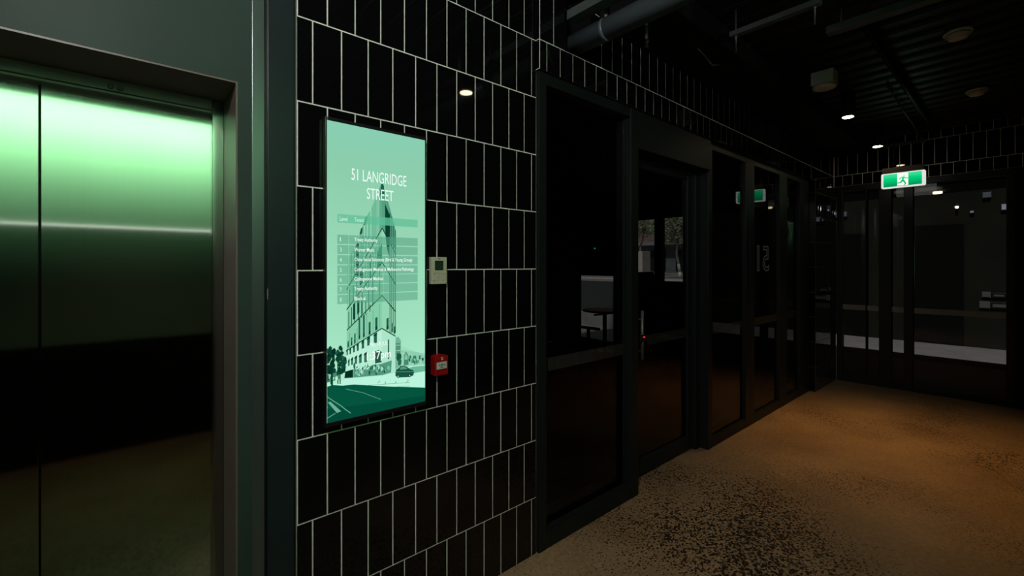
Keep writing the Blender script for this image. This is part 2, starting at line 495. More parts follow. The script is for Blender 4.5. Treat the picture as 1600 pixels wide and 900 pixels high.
bm = bmn(); box(bm, ix0, ix1, .29, .32, .011, OZ - e); obj('shaft_screen', bm, M['groove'], lift)

# ------------------------------------------------------------------ glazed screens on the left
ZF = 2.541
def frame_ring(bm, x0, x1, y0, y1, z0, z1, st, bot, top, bev=.003):
    box(bm, x0, x0 + st, y0, y1, z0, z1, 0, bev); box(bm, x1 - st, x1, y0, y1, z0, z1, 0, bev)
    box(bm, x0 + st, x1 - st, y0 + .002, y1, z0, z0 + bot, 0, bev); box(bm, x0 + st, x1 - st, y0 + .002, y1, z1 - top, z1, 0, bev)

def pane_y(parent, x0, x1, z0, z1, y, g='glass'):
    p = plane('pane', [(x0, y, z0), (x1, y, z0), (x1, y, z1), (x0, y, z1)], M[g], parent)
    return p

def band_y(parent, x0, x1, y, z0=.93, z1=1.005):
    return plane('safety_band', [(x0, y, z0), (x1, y, z0), (x1, y, z1), (x0, y, z1)], M['band'], parent)

def win_y(name, x0, x1, st0, st1, gy=.045, bot=.085, top=.062, yf=-.014):
    w = struct(thing(name, ((x0 + x1) / 2, .03, 0)))
    bm = bmn()
    box(bm, x0, x0 + st0, yf, .10, 0, ZF, 0, .003); box(bm, x1 - st1, x1, yf, .10, 0, ZF, 0, .003)
    box(bm, x0 + st0, x1 - st1, yf + .002, .10, 0, bot, 0, .003); box(bm, x0 + st0, x1 - st1, yf + .002, .10, ZF - top, ZF, 0, .003)
    for q in ((x0 + st0, x0 + st0 + .010, bot, ZF - top), (x1 - st1 - .010, x1 - st1, bot, ZF - top)):
        box(bm, q[0], q[1], gy - .02, gy + .02, q[2], q[3])
    obj('frame', bm, M['frame'], w)
    pane_y(w, x0 + st0, x1 - st1, bot, ZF - top, gy)
    band_y(w, x0 + st0, x1 - st1, gy - .002)
    return w

win_y('window_1', 1.640, 2.560, .056, .085)
# glazed door set back between two screens
DX0, DX1, DY = 2.560, 3.610, .112
d = struct(thing('door_1', ((DX0 + DX1) / 2, DY, 0)))
bm = bmn(); box(bm, DX0 + .001, DX1 - .001, -.008, .18, 2.292, ZF, 0, .003); obj('header_panel', bm, M['frame'], d)
bm = bmn()
box(bm, DX0 + .001, DX0 + .06, DY + .002, .19, 0, 2.291, 0, .003); box(bm, DX1 - .075, DX1 - .001, DY - .03, .19, 0, 2.291, 0, .003)
obj('door_frame', bm, M['frame'], d)
bm = bmn(); frame_ring(bm, DX0 + .063, DX1 - .078, DY, DY + .045, .008, 2.286, .07, .118, .07); lf = obj('leaf', bm, M['frame'], d)
pn = pane_y(d, DX0 + .133, DX1 - .148, .126, 2.216, DY + .02)
band_y(d, DX0 + .133, DX1 - .148, DY + .018)
bm = bmn()
hx = 2.722
cyl(bm, (hx, DY - .05, .86), (hx, DY - .05, 1.20), .011, seg=16)
cyl(bm, (hx, DY - .05, .92), (hx - .07, DY + .001, .92), .006, seg=10); cyl(bm, (hx, DY - .05, 1.14), (hx - .07, DY + .001, 1.14), .006, seg=10)
obj('pull_handle', bm, M['zinc'], d)
bm = bmn(); box(bm, 2.69, 2.755, DY - .062, DY - .066 + .03, .985, 1.035, 0, .003)
lk = obj('lock_case', bm, M['frame_dark'], d)
bm = bmn(); box(bm, 2.715, 2.735, DY - .065, DY - .061, 1.014, 1.021); obj('indicator_light', bm, M['led_red'], lk)

# post and three more lights
GY = .040
xa, xb, xc, xd, xe = [wallpt(u, 400, GY)[0] for u in (1160.5, 1174.5, 1214, 1226, 1246)]
m1, m2 = (xa + xb) / 2, (xc + xd) / 2
w2 = win_y('window_2', 3.610, m1, .075, m1 - xa, gy=GY, yf=.014)
w3 = win_y('window_3', m1, m2, xb - m1, m2 - xc, gy=GY, yf=.014)
w4 = win_y('window_4', m2, 6.232, xd - m2, 6.232 - xe, gy=GY, yf=.014)

# mirrored outline number on the third light
def text_mesh(body, size=1.0, outline=None, bold=0.0):
    c = bpy.data.curves.new('lettering', 'FONT'); c.body = body; c.size = size
    c.align_x = 'LEFT'
    if outline:
        c.fill_mode = 'NONE'; c.bevel_depth = outline; c.bevel_resolution = 1
    else:
        c.offset = bold
    c.resolution_u = 3
    o = bpy.data.objects.new('lettering', c); COL.objects.link(o)
    dg = bpy.context.evaluated_depsgraph_get()
    me = bpy.data.meshes.new_from_object(o.evaluated_get(dg))
    COL.objects.unlink(o); bpy.data.objects.remove(o); bpy.data.curves.remove(c)
    return me

def text_into(bm, body, rect, tofn, mi=0, bold=0.0, outline=None, flip=False):
    """fit lettering into rect (a0,b0,a1,b1) of a plane; tofn(a,b,h) gives the 3D point"""
    me = text_mesh(body, 1.0, outline, bold)
    xs = [v.co.x for v in me.vertices]; ys = [v.co.y for v in me.vertices]
    x0, x1, y0, y1 = min(xs), max(xs), min(ys), max(ys)
    vs = []
    for v in me.vertices:
        a = (v.co.x - x0) / (x1 - x0); b = (v.co.y - y0) / (y1 - y0)
        if flip: a = 1 - a
        vs.append(bm.verts.new(tofn(rect[0] + (rect[2] - rect[0]) * a, rect[1] + (rect[3] - rect[1]) * b, v.co.z)))
    for p in me.polygons:
        try:
            f = bm.faces.new([vs[i] for i in p.vertices]); f.material_index = mi
        except ValueError: pass
    bpy.data.meshes.remove(me)

bm = bmn()
gx0, _ = wallpt(1183, 404, .037); gx1, _ = wallpt(1201.5, 404, .037)
_, gz1 = wallpt(1192, 384, .037); _, gz0 = wallpt(1192, 424, .037)
text_into(bm, '51', (gx0, gz0, gx1, gz1), lambda a, b, h: (a, .036 + h * .02, b), outline=.018, flip=True)
obj('number_decal', bm, M['num'], w3)

# ------------------------------------------------------------------ entrance glazing in the end wall
def win_x(name, y1, y0, st1, st0, gx=EX + .03, bot=.44, top=.07, door=False):
    w = struct(thing(name, (EX, (y0 + y1) / 2, 0)))
    bm = bmn(); xa, xb = EX - .012, EX + .09
    box(bm, xa, xb, y1 - st1, y1, 0, 2.556, 0, .003); box(bm, xa, xb, y0, y0 + st0, 0, 2.556, 0, .003)
    box(bm, xa + .002, xb, y0 + st0, y1 - st1, 2.556 - top, 2.556, 0, .003); box(bm, xa + .002, xb, y0 + st0, y1 - st1, bot - .05, bot, 0, .003)
    box(bm, xa + .004, xb, y0 + st0, y1 - st1, 0, .06, 0, .003)
    obj('frame', bm, M['frame_dark'], w)
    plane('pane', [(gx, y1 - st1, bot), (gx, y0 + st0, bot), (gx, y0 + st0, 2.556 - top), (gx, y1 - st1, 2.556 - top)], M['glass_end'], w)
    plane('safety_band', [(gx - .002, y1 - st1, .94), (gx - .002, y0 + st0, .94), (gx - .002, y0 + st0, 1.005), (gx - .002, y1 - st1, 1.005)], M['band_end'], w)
    bm = bmn(); box(bm, EX + .02, EX + .05, y0 + st0, y1 - st1, .06, bot - .05)
    obj('kick_panel', bm, M['bezel'], w)
    return w
win_x('window_5', -.055, -.372, .06, .012)
d2 = win_x('door_2', -.372, -.614, .0, .120)
d2b = win_x('window_6', -.614, -.815, .0, .085)
d3 = win_x('door_3', -.815, -1.63, .0, .068)
bm = bmn()
hp = [(EX - .012, -.452, 1.76), (EX - .045, -.448, 1.745)] + [(EX - .05 - .012 * math.sin(math.pi * t / 10), -.447 + .028 * math.sin(math.pi * t / 10), 1.735 - .25 * t / 10) for t in range(11)] + [(EX - .045, -.455, 1.475), (EX - .012, -.46, 1.47)]
tube(bm, hp, .007, 10)
obj('pull_handle', bm, M['zinc'], d2)
# overhead closer body behind the glass of the entrance
bm = bmn(); box(bm, EX + .089, EX + .15, -1.06, -.62, 2.405, 2.455, 0, .018, 4)
tag(obj('door_closer', bm, M['white_plastic']), 'grey rounded bar behind the entrance glass under the exit sign', 'door closer')

# ------------------------------------------------------------------ directory display
DYF = -.032
disp = thing('directory_display', (.74, DYF, .94), 'tall glowing green directory display of tenants on the black tiled wall', 'display')
x0, x1 = wallpt(508.3, 400, DYF)[0], wallpt(666.4, 400, DYF)[0]
z1 = (wallpt(508.3, 181.5, DYF)[1] + wallpt(666.4, 214.7, DYF)[1]) / 2
z0 = (wallpt(508.3, 668.5, DYF)[1] + wallpt(666.4, 633, DYF)[1]) / 2
bx0, bx1, bz0, bz1 = x0, x1, z0, z1
sx0, sx1 = wallpt(511, 400, DYF)[0], wallpt(664.3, 400, DYF)[0]
sz1, sz0 = z1 - .0125, z0 + .0165
bm = bmn()
box(bm, bx0, sx0, DYF, -.004, bz0, bz1, 0, .0012); box(bm, sx1, bx1, DYF, -.004, bz0, bz1, 0, .0012)
box(bm, sx0, sx1, DYF, -.004, sz1, bz1, 0, .0012); box(bm, sx0, sx1, DYF, -.004, bz0, sz0, 0, .0012)
obj('bezel', bm, M['bezel'], disp)
# sky of the picture: smooth glowing gradient
m = bpy.data.materials.new('display_sky'); m.use_nodes = True; nt = m.node_tree; nt.nodes.clear()
o_ = nt.nodes.new('ShaderNodeOutputMaterial'); e_ = nt.nodes.new('ShaderNodeEmission'); tc = nt.nodes.new('ShaderNodeTexCoord')
sp = nt.nodes.new('ShaderNodeSeparateXYZ'); rp = nt.nodes.new('ShaderNodeValToRGB')
nt.links.new(tc.outputs['Generated'], sp.inputs[0]); nt.links.new(sp.outputs['Z'], rp.inputs[0]); nt.links.new(rp.outputs[0], e_.inputs[0]); nt.links.new(e_.outputs[0], o_.inputs[0])
el = rp.color_ramp.elements
el[0].position = .1; el[0].color = (*lin((172, 238, 204)), 1); el[1].position = 1; el[1].color = (*lin((136, 206, 178)), 1)
k = el.new(.62); k.color = (*lin((150, 214, 180)), 1); k = el.new(.86); k.color = (*lin((140, 205, 172)), 1); k = el.new(.3); k.color = (*lin((160, 226, 192)), 1)
bm = bmn(); box(bm, sx0, sx1, DYF + .002, -.005, sz0, sz1)
screen = obj('screen', bm, m, disp)

class Art:
    """flat coloured shapes of the picture shown on the display"""
    def __init__(s, layer): s.bm = bmn(); s.mats = []; s.y = DYF + .0018 - layer * .0007; s.n = 0
    def mi(s, rgb, alpha=1.0):
        mt = scr(rgb, alpha)
        if mt not in s.mats: s.mats.append(mt)
        return s.mats.index(mt)
    def P(s, u, v):
        x, z = wallpt(u, v, DYF + .0015)
        return (min(max(x, sx0), sx1), s.y - s.n * .0000045, min(max(z, sz0), sz1))
    def poly(s, pts, rgb, alpha=1.0):
        s.n += 1
        vs = [s.bm.verts.new(s.P(*p)) for p in pts]
        f = s.bm.faces.new(vs); f.material_index = s.mi(rgb, alpha)
    def line(s, a, b, w, rgb, alpha=1.0):
        dx, dy = b[0] - a[0], b[1] - a[1]; l = math.hypot(dx, dy) or 1; nx, ny = -dy / l * w / 2, dx / l * w / 2
        s.poly([(a[0] + nx, a[1] + ny), (b[0] + nx, b[1] + ny), (b[0] - nx, b[1] - ny), (a[0] - nx, a[1] - ny)], rgb, alpha)
    def path(s, pts, w, rgb):
        for a, b in zip(pts, pts[1:]): s.line(a, b, w, rgb)
    def blob(s, u, v, ru, rv, rgb, k=13, j=.3):
        s.poly([(u + ru * (1 + random.uniform(-j, j)) * math.cos(2 * math.pi * i / k), v + rv * (1 + random.uniform(-j, j)) * math.sin(2 * math.pi * i / k)) for i in range(k)], rgb)
    def text(s, body, u0, vtop0, u1, vtop1, hgt, rgb, bold=0.0):
        """lettering whose top edge runs (u0,vtop0)-(u1,vtop1)"""
        s.n += 1
        xa, za = wallpt(u0, vtop0, DYF + .0015); xb, zb = wallpt(u1, vtop1, DYF + .0015)
        zc = wallpt(u0, vtop0 + hgt, DYF + .0015)[1]
        zt = (za + zb) / 2; y = s.y - s.n * .0000045
        text_into(s.bm, body, (xa, zt - (za - zc), xb, zt), lambda a, b, h: (a, y, b), s.mi(rgb), bold)
    def done(s, name, parent):
        return link(name, s.bm, s.mats, parent)

LT = (196, 244, 222); MID = (112, 186, 154); DK = (14, 72, 52); DK2 = (36, 104, 78)
A = Art(0)
# far street, houses
A.poly([(617, 545), (664, 552), (664, 580), (617, 582)], (150, 214, 182))
A.poly([(611, 531), (617, 528), (622.5, 526), (626.5, 532), (627, 572), (611, 580)], (116, 180, 152))
for i in range(6): A.poly([(613 + i * 2.2, 536), (614.1 + i * 2.2, 535.6), (614.1 + i * 2.2, 560), (613 + i * 2.2, 562)], DK2)
for i in range(3): A.line((612, 540 + i * 9), (627, 539 + i * 8), .8, (160, 220, 190))
A.poly([(631, 556), (634.5, 549), (638.5, 556), (638.5, 570), (631, 571)], (70, 138, 110))
A.poly([(632, 558), (634.5, 552), (637.5, 558), (637, 562), (632, 562)], (130, 196, 166))
for i in range(22): A.blob(640 + i * 1.15, 561 + random.uniform(-4, 6), 1.5, 3.2, random.choice([(50, 120, 92), (96, 168, 138), (140, 205, 176), (30, 92, 68)]), 7)
for i in range(9): A.blob(624.5 + random.uniform(-3, 3), 560 + random.uniform(-9, 9), 2.4, 4, random.choice([DK, DK2, (24, 84, 62)]), 8)
for i in range(5): A.line((627, 541 + i * 2), (664, 556 + i * 1.2), .25, (100, 170, 140))
# tower
left = [(596.8, 283.4), (594, 290), (589.6, 304), (579.5, 327), (570.8, 341), (563.6, 360.5), (558.4, 381), (549, 394), (543.2, 405), (541.6, 545), (539.8, 560), (539.6, 594)]
A.poly(left + [(597, 590)], (134, 206, 170))
A.poly([(596.8, 283.4), (600, 292), (605.5, 311.5), (611, 331.7), (615.6, 346), (618.6, 361), (618, 526), (617.4, 582), (597, 590)], (146, 214, 178))
A.poly([(596.8, 283.4), (594, 290), (589.6, 304), (579.5, 327), (570.8, 341), (563.6, 361), (562, 412), (597.2, 357)], (112, 186, 152))
A.poly([(589.6, 304), (597, 285), (597.2, 357), (589.6, 369)], (92, 168, 136))
A.poly([(597, 285), (605.5, 311.5), (611, 331.7), (618.6, 361), (618.6, 392), (597.2, 357)], (86, 158, 128))
A.poly([(601.5, 318), (609, 336), (608.2, 402), (604.5, 388), (602.2, 366)], (10, 62, 46))
A.poly([(595.3, 290), (596.8, 282.5), (600, 291), (600.5, 303), (594, 304)], (26, 90, 68))
A.poly([(569, 346), (571, 339), (574, 338), (573, 349), (568, 352)], (24, 86, 64))
A.poly([(562, 364), (564, 357), (567, 355), (566, 364), (562, 368)], (24, 86, 64))
A.poly([(556, 384), (558.5, 379), (561, 381), (560.5, 432), (556.5, 432)], (12, 66, 48))
A.poly([(562, 425), (567.3, 416), (567.3, 442), (562, 446)], (12, 66, 48))
A.poly([(589, 395), (597, 380), (597, 410), (589, 423)], (60, 136, 106))
A.poly([(577, 400), (580, 396), (580, 436), (577, 440)], (60, 136, 106))
for u, va, vb in ((579.6, 327, 386), (589.4, 304, 369), (592, 300, 366), (574, 345, 398), (569.6, 352, 405), (586, 380, 420), (599.5, 420, 461), (594, 425, 463)): A.line((u, va), (u, vb), .9, (170, 230, 198))
for u, va, vb in ((545, 412, 446), (549, 396, 440), (553.5, 392, 434), (571, 412, 445), (575, 404, 440), (583, 392, 429), (586.5, 388, 424), (592.5, 378, 416)): A.line((u, va), (u, vb), .8, (46, 120, 92))
for u, t in ((609.2, 333), (612.0, 338), (615.0, 348), (617.8, 360)): A.line((u, t), (u, 520), 1.0, (14, 66, 50))
for u, va, vb in ((546.5, 452, 476), (552, 446, 470), (557.5, 440, 462), (564, 432, 454), (572.5, 445, 447), (582.5, 432, 478), (593.5, 418, 463), (566, 450, 490), (576, 440, 482)): A.line((u, va), (u, vb), 1.0, (20, 78, 58))
for u, va, vb in ((545, 487, 512), (549.5, 480, 508), (554, 476, 505), (560, 468, 500), (565, 462, 497), (571.5, 470, 492), (578, 476, 487)): A.line((u, va), (u, vb), 1.1, (14, 66, 50))
A.poly([(551.5, 476), (555, 472), (555, 498), (551.5, 500)], (10, 58, 44)); A.poly([(558, 466), (561.5, 462), (561.5, 488), (558, 492)], (16, 70, 52))
for ap, lf, rt in (((597.2, 356.5), (541.6, 453), (618.5, 397)), ((597.2, 410), (541.6, 484), (618.4, 445)), ((597, 461.5), (542, 516), (618.2, 487)), ((596.6, 513), (540.5, 548.5), (618, 525.5))):
    A.line(lf, ap, 1.5, (12, 64, 46)); A.line(ap, rt, 1.5, (12, 64, 46))
# windows between the lowest lines
for u, va, vb, w in ((544, 533, 543, 2), (549.5, 527, 540, 2), (554.5, 521, 537, 2.2), (561.5, 497, 530, 2.6), (568.5, 492, 527, 2.8), (577.5, 503, 523, 3), (588, 496, 516, 3.6), (605.5, 497, 515, 3.4), (612.5, 505, 519, 2.2), (616.5, 510, 522, 1.6)):
    A.poly([(u - w / 2, va + 1), (u + w / 2, va - 1), (u + w / 2, vb - 1), (u - w / 2, vb + 1)], (30, 94, 72))
    A.poly([(u - w / 2, vb - 5), (u + w / 2, vb - 7), (u + w / 2, vb - 2), (u - w / 2, vb)], (10, 56, 42))
for u, va, vb in ((546.5, 520, 545), (558, 512, 538), (573, 490, 528), (583, 484, 520), (593, 475, 512)): A.line((u, va), (u, vb), .7, (80, 154, 124))
# podium
A.poly([(541, 549), (596.6, 514.5), (596.5, 587), (539.6, 594)], (184, 238, 212))
A.poly([(596.6, 514.5), (618, 526.5), (617.5, 582), (596.5, 587)], (172, 230, 202))
for u, v, h, w in ((586.5, 529, 15, 5), (575.8, 534, 13, 4.4), (567, 539, 12, 3.8), (559, 543, 11, 3.2), (553, 546, 10, 2.8), (547.3, 549, 9.5, 2.4), (542.5, 551, 9, 2)):
    A.poly([(u - w / 2, v - h / 2 + 2), (u + w / 2, v - h / 2), (u + w / 2, v + h / 2 - 1), (u - w / 2, v + h / 2)], (34, 98, 76))
    A.poly([(u - w * .8, v - h / 2 + 4), (u - w * .3, v - h / 2), (u + w * .55, v - h / 2 - 2.2), (u + w * .5, v - h / 2 + 2.4)], (8, 60, 44))
for u, v, h, w in ((571.3, 559, 15, 4.6), (563, 561, 13.5, 4), (556, 563, 12, 3.6), (550, 565, 11, 3), (545, 567, 10, 2.4)):
    A.poly([(u - w / 2, v - h / 2 + 2), (u + w / 2, v - h / 2), (u + w / 2, v + h / 2 - 1), (u - w / 2, v + h / 2)], (46, 112, 88))
    A.poly([(u - w * .8, v - h / 2 + 4), (u - w * .3, v - h / 2), (u + w * .55, v - h / 2 - 2.2), (u + w * .5, v - h / 2 + 2.4)], (8, 60, 44))
A.poly([(606, 530), (608, 531), (608, 561), (606, 561)], (22, 82, 62))
A.poly([(586, 549), (592, 546.5), (596.5, 550), (596.5, 566), (586, 568)], (28, 90, 68))
A.poly([(552, 577), (597, 568), (612, 563), (611, 582), (597, 586), (552, 590)], (84, 150, 124))
for i in range(46): A.blob(553 + random.random() * 56, 577 + random.uniform(-5, 7), random.uniform(.8, 2.2), random.uniform(2, 5), random.choice([(40, 104, 80), (120, 190, 160), (62, 130, 104), (160, 222, 194), (24, 84, 62)]), 7)
A.poly([(539.4, 580.5), (551.5, 577), (551.5, 590), (538, 591)], (6, 44, 34))
for u in (557, 562, 568, 573): A.poly([(u, 575), (u + 5, 572), (u + 3, 576), (u - 1, 578)], (186, 238, 214))
# bright road
A.poly([(511, 603), (520, 601), (540, 592), (560, 591), (597, 587), (618, 582), (640, 572), (664, 570), (664, 606), (585, 603), (520, 603)], (186, 244, 220))
A.poly([(620, 580), (645, 573), (664, 571), (664, 580), (640, 584)], (110, 184, 154))
for u, v in ((592, 596), (602, 598), (618, 597), (637, 595)): A.poly([(u - 3, v + 2), (u - .3, v + 1.2), (u, v - 2), (u + .8, v - 2), (u + 1, v + 1), (u - 2.5, v + 2.8)], (90, 160, 132))
A.line((575, 602), (640, 597.5), .7, (110, 176, 148)); A.line((620, 604), (640, 603), .6, (110, 176, 148))
# car
A.poly([(617.6, 583), (619, 577.5), (623, 575), (626, 571.8), (632, 571.2), (637, 573.8), (640, 576.5), (645.5, 578), (646.8, 581.5), (645.8, 586.5), (640, 589), (622, 589.8), (617.8, 587.5)], (22, 84, 64))
A.poly([(624.5, 575.8), (627, 573), (632, 572.4), (636.4, 575.4), (636, 576.6), (625, 577.6)], (84, 150, 124))
A.line((618.5, 581), (646, 580.5), .8, (90, 158, 130))
for u, v in ((622, 588), (640, 586.8)): A.blob(u, v, 2.2, 2.6, (6, 50, 38), 10, .05); A.blob(u, v, 1.1, 1.4, (150, 212, 184), 8, .05)
# trees on the left
for u in (516.5, 527.5, 531): A.line((u, 565), (u + .4, 600), 1.6, (14, 66, 50))
A.poly([(511, 583), (519, 580), (530, 581), (531, 592), (511, 598)], (70, 138, 112))
for i in range(10): A.blob(522 + random.uniform(-8, 6), 588 + random.uniform(-4, 5), 1.6, 2.4, random.choice([(150, 210, 184), (40, 104, 80), (190, 240, 216)]), 7)
for i in range(46):
    a = random.random() * 6.28; r = math.sqrt(random.random())
    A.blob(531.5 + 8 * r * math.cos(a), 565 + 23 * r * math.sin(a) * .95, 2.6, 3.6, random.choice([(8, 58, 42), (16, 72, 54), (28, 92, 70), (10, 62, 46)]), 9)
for i in range(40):
    A.blob(511 + random.random() * 11, 561 + random.uniform(-16, 20), 3, 4.4, random.choice([(4, 46, 34), (8, 56, 42), (12, 64, 48)]), 9)
A.poly([(512.5, 568), (515, 567.6), (515, 570), (512.5, 570.4)], (170, 226, 200))
A.poly([(516.6, 575), (520, 575), (520, 606), (517, 606)], (6, 54, 40))
A.poly([(511, 583), (513, 586), (513.5, 594), (511, 597)], (6, 46, 34))
# dark road in front
A.poly([(511, 604), (520, 601.5), (535, 602.5), (553, 600.6), (585, 602.6), (612, 604), (664, 605.5), (664, 640), (511, 668)], (4, 84, 62))
A.poly([(511, 640), (664, 618), (664, 640), (511, 668)], (2, 74, 56))
A.path([(540, 607.5), (553, 610.5), (567, 613.5), (580, 618.5), (595, 624)], .8, (96, 164, 136))
A.path([(511, 619.8), (520, 626), (532, 633.5), (540, 640), (548, 645.5)], 1.5, (96, 164, 138))
A.poly([(512, 628.5), (516, 627.5), (533, 642.5), (526, 645)], (110, 176, 150))
A.path([(511, 653.5), (524, 645.5)], 1.2, (96, 164, 138))
A.path([(511, 636), (511.8, 637)], 1.5, (96, 164, 138))
A.done('street_picture', screen)
# tenant table
B = Art(1)
def row(va, vb, rgb, alpha):   # left top v and left bottom v; rows run along the wall direction
    def at(v, u): return CYP + (v - CYP) * (1599 - u) / (1599 - 527)
    B.poly([(527, va), (652.5, at(va, 652.5)), (652.5, at(vb, 652.5)), (527, vb)], rgb, alpha)
row(334.2, 347.5, (92, 190, 150), .72)
tops = [366.6, 382.6, 398.6, 414.6, 430.0, 445.6, 461.2]
for i, t in enumerate(tops): row(t, t + 14.2, (78, 158, 126), .58)
for t in tops: B.line((544.8, CYP + (t - CYP) * .984), (544.8, CYP + (t + 14.2 - CYP) * .984), .7, (150, 214, 182))
B.done('tenant_table', screen)
def rowv(v, u): return CYP + (v - CYP) * (1599 - u) / (1599 - 527)
T = Art(2); T.text('Level', 530.5, rowv(338, 530), 542.8, rowv(338, 543), 6.6, (214, 246, 228), .004)
T.done('column_heading', screen)
T = Art(2); T.text('Tenant', 553.5, rowv(338, 553), 568.6, rowv(338, 568), 6.4, (206, 242, 222), .004); T.done('column_heading', screen)
names = [('1', 'Treaty Authority', 590), ('3', 'Warner Music', 584.6), ('4', 'China Social Solutions (Bird & Young Group)', 644), ('5', 'Collingwood Medical & Melbourne Pathology', 646.6), ('6', 'Collingwood Medical', 598.5), ('7', 'Treaty Authority', 590), ('8', 'Black.ai', 571)]
for (nlev, nm, uend), t in zip(names, tops):
    T = Art(2); T.text(nlev, 530.8, rowv(t + 4, 531), 530.8 + (1.6 if nlev == '1' else 2.9), rowv(t + 4, 533), 6.4, (206, 242, 222), .004)
    T.done('level_number', screen); T = Art(2)
    T.text(nm, 553.6, rowv(t + 3.6, 553), uend, rowv(t + 3.6, uend), 7.4 if any(c in nm for c in 'gyp(') else 6.0, (238, 255, 246), .012)
    T.done('tenant_lettering', screen)
H = Art(2)
H.text('51 LANGRIDGE', 549, rowv(259.6, 549), 634.8, rowv(259.6, 634.8), 18.2, (236, 254, 245), .0)
H.done('heading_lettering', screen); H = Art(2)
H.text('STREET', 573, rowv(288, 573), 614.5, rowv(288, 614), 17.4, (236, 254, 245), .0)
H.done('heading_lettering', screen)
C = Art(2)
C.text('FRI, 18 JUL', 577.4, rowv(541.6, 577), 606, rowv(541.6, 606), 8.2, (240, 255, 248), .0)
C.done('date_lettering', screen); C = Art(2)
C.text('1:37pm', 573, rowv(556.5, 573), 610.5, rowv(556.5, 610), 17, (248, 255, 252), .006)
C.done('clock_lettering', screen)

# ------------------------------------------------------------------ thermostat controller
ty = -.021
tx0, tx1 = wallpt(674.2, 420, ty)[0], wallpt(698.2, 420, ty)[0]
tz1, tz0 = wallpt(674.2, 401.5, ty)[1], wallpt(674.2, 444.2, ty)[1]
th = thing('thermostat', ((tx0 + tx1) / 2, -.002, tz0), 'cream air conditioning wall controller with green screen beside the display', 'thermostat')
bm = bmn(); box(bm, tx0, tx1, ty, -.0005, tz0, tz1, 0, .0022, 3)
body = obj('body', bm, M['cream'], th)
def tp(u, v): return wallpt(u, v, ty)
def trect(bm, u0, v0, u1, v1, yo, th_=.0006, mi=0, bev=0):
    a, zb = tp(u0, v1); b, zt = tp(u1, v0); zt2 = tp(u0, v0)[1]
    box(bm, a, b, ty - yo, ty - yo + th_ + .001, zb, zt2, mi, bev)
bm = bmn(); trect(bm, 678.2, 406.2, 693.6, 423.4, .0006)
obj('screen_rim', bm, M['cream_edge'], th)
bm = bmn(); trect(bm, 679.3, 407.2, 692.7, 422.5, .0011, .0004); trect(bm, 680.3, 408.6, 691.9, 421.6, .0015, .0004, 1)
obj('screen', bm, [M['lcd_rim'], M['lcd']], th)
bm = bmn()
pts = [(677, 427.2), (682, 427), (684, 425.9), (686.4, 425.5), (688.6, 426.2), (690.5, 428.6), (695.6, 428.3)]
for a, b in zip(pts, pts[1:]):
    pa_, pb_ = tp(*a), tp(*b)
    cyl(bm, (pa_[0], ty - .0002, pa_[1]), (pb_[0], ty - .0002, pb_[1]), .0005, seg=6)
for u, v, w, h, mi in ((678.8, 428.6, 1.6, 2, 0), (692.6, 428.2, 2, 1.6, 0), (685.6, 428, 1.4, 1.2, 0), (685.6, 431.2, 1.2, 1.6, 0), (685.6, 434, 1.2, 1.8, 0), (685.6, 438.4, .9, 1.6, 0), (692.4, 438, 1.6, 2, 0), (677.6, 438.8, 1.0, 2.0, 1), (680, 438.6, 1.2, 2, 0), (681.8, 438.6, .6, 2, 0)):
    trect(bm, u - w / 2, v - h / 2, u + w / 2, v + h / 2, .0003, .0001, mi)
obj('button_print', bm, [M['ink_soft'], M['ink']], th)
bm = bmn(); trect(bm, 684.3, 403.6, 688.2, 404.7, .0003, .0001)
obj('maker_print', bm, M['ink'], th)

# ------------------------------------------------------------------ fire alarm call point
fy = -.040
fx0, fx1 = wallpt(680.2, 570, fy)[0], wallpt(700.3, 570, fy)[0]
fz1, fz0 = wallpt(680.2, 556, fy)[1], wallpt(680.2, 588.2, fy)[1]
fc = thing('fire_call_point', ((fx0 + fx1) / 2, -.002, fz0), 'small red manual fire alarm box with white press panel', 'fire alarm')
bm = bmn(); box(bm, fx0, fx1, fy, -.0005, fz0, fz1 - .006, 0, .002, 2)
# arched top edge
n = 10; ring = []
for i in range(n + 1):
    t = i / n; ring.append((fx0 + .001 + (fx1 - fx0 - .002) * t, fz1 - .0085 + .0075 * math.sin(math.pi * t) ** .8))
fr = [bm.verts.new((x, fy + .0005, z)) for x, z in ring]; bk = [bm.verts.new((x, -.001, z)) for x, z in ring]
for i in range(n): bm.faces.new((fr[i], fr[i + 1], bk[i + 1], bk[i]))
bm.faces.new(fr + []) if False else bm.faces.new(fr)
bm.faces.new(bk)
obj('housing', bm, M['red'], fc)
def fp(u, v): return wallpt(u, v, fy)
def fpoly(bm, pts, yo, mi=0):
    bm.faces.new([bm.verts.new((fp(*p)[0], fy - yo, fp(*p)[1])) for p in pts]).material_index = mi
bm = bmn()
px0, pz0 = fp(682.1, 577.8); px1, _ = fp(698.1, 570); pz1 = fp(682.1, 566.7)[1]
box(bm, px0, px1, fy - .0012, fy + .001, pz0, pz1, 0, .0004)
pnl = obj('press_panel', bm, M['label_white'], fc)
bm = bmn(); pw, ph = px1 - px0, pz1 - pz0
def pr(pts):
    bm.faces.new([bm.verts.new((px0 + a * pw, fy - .0014, pz0 + b * ph)) for a, b in pts])
pr([(.44, .42), (.56, .42), (.56, .72), (.44, .72)])
pr([(.16, .54), (.27, .54), (.27, .44), (.385, .57), (.27, .70), (.27, .60), (.16, .60)])
pr([(.84, .54), (.73, .54), (.73, .44), (.615, .57), (.73, .70), (.73, .60), (.84, .60)])
pr([(.34, .20), (.62, .20), (.62, .30), (.34, .30)])
link('arrow_print', bm, M['ink'], pnl)
bm = bmn()
fpoly(bm, [(689.1, 558.4), (691.4, 557.8), (691.6, 560), (692.4, 560.2), (692.4, 562.2), (689.8, 562.6)], .0004)
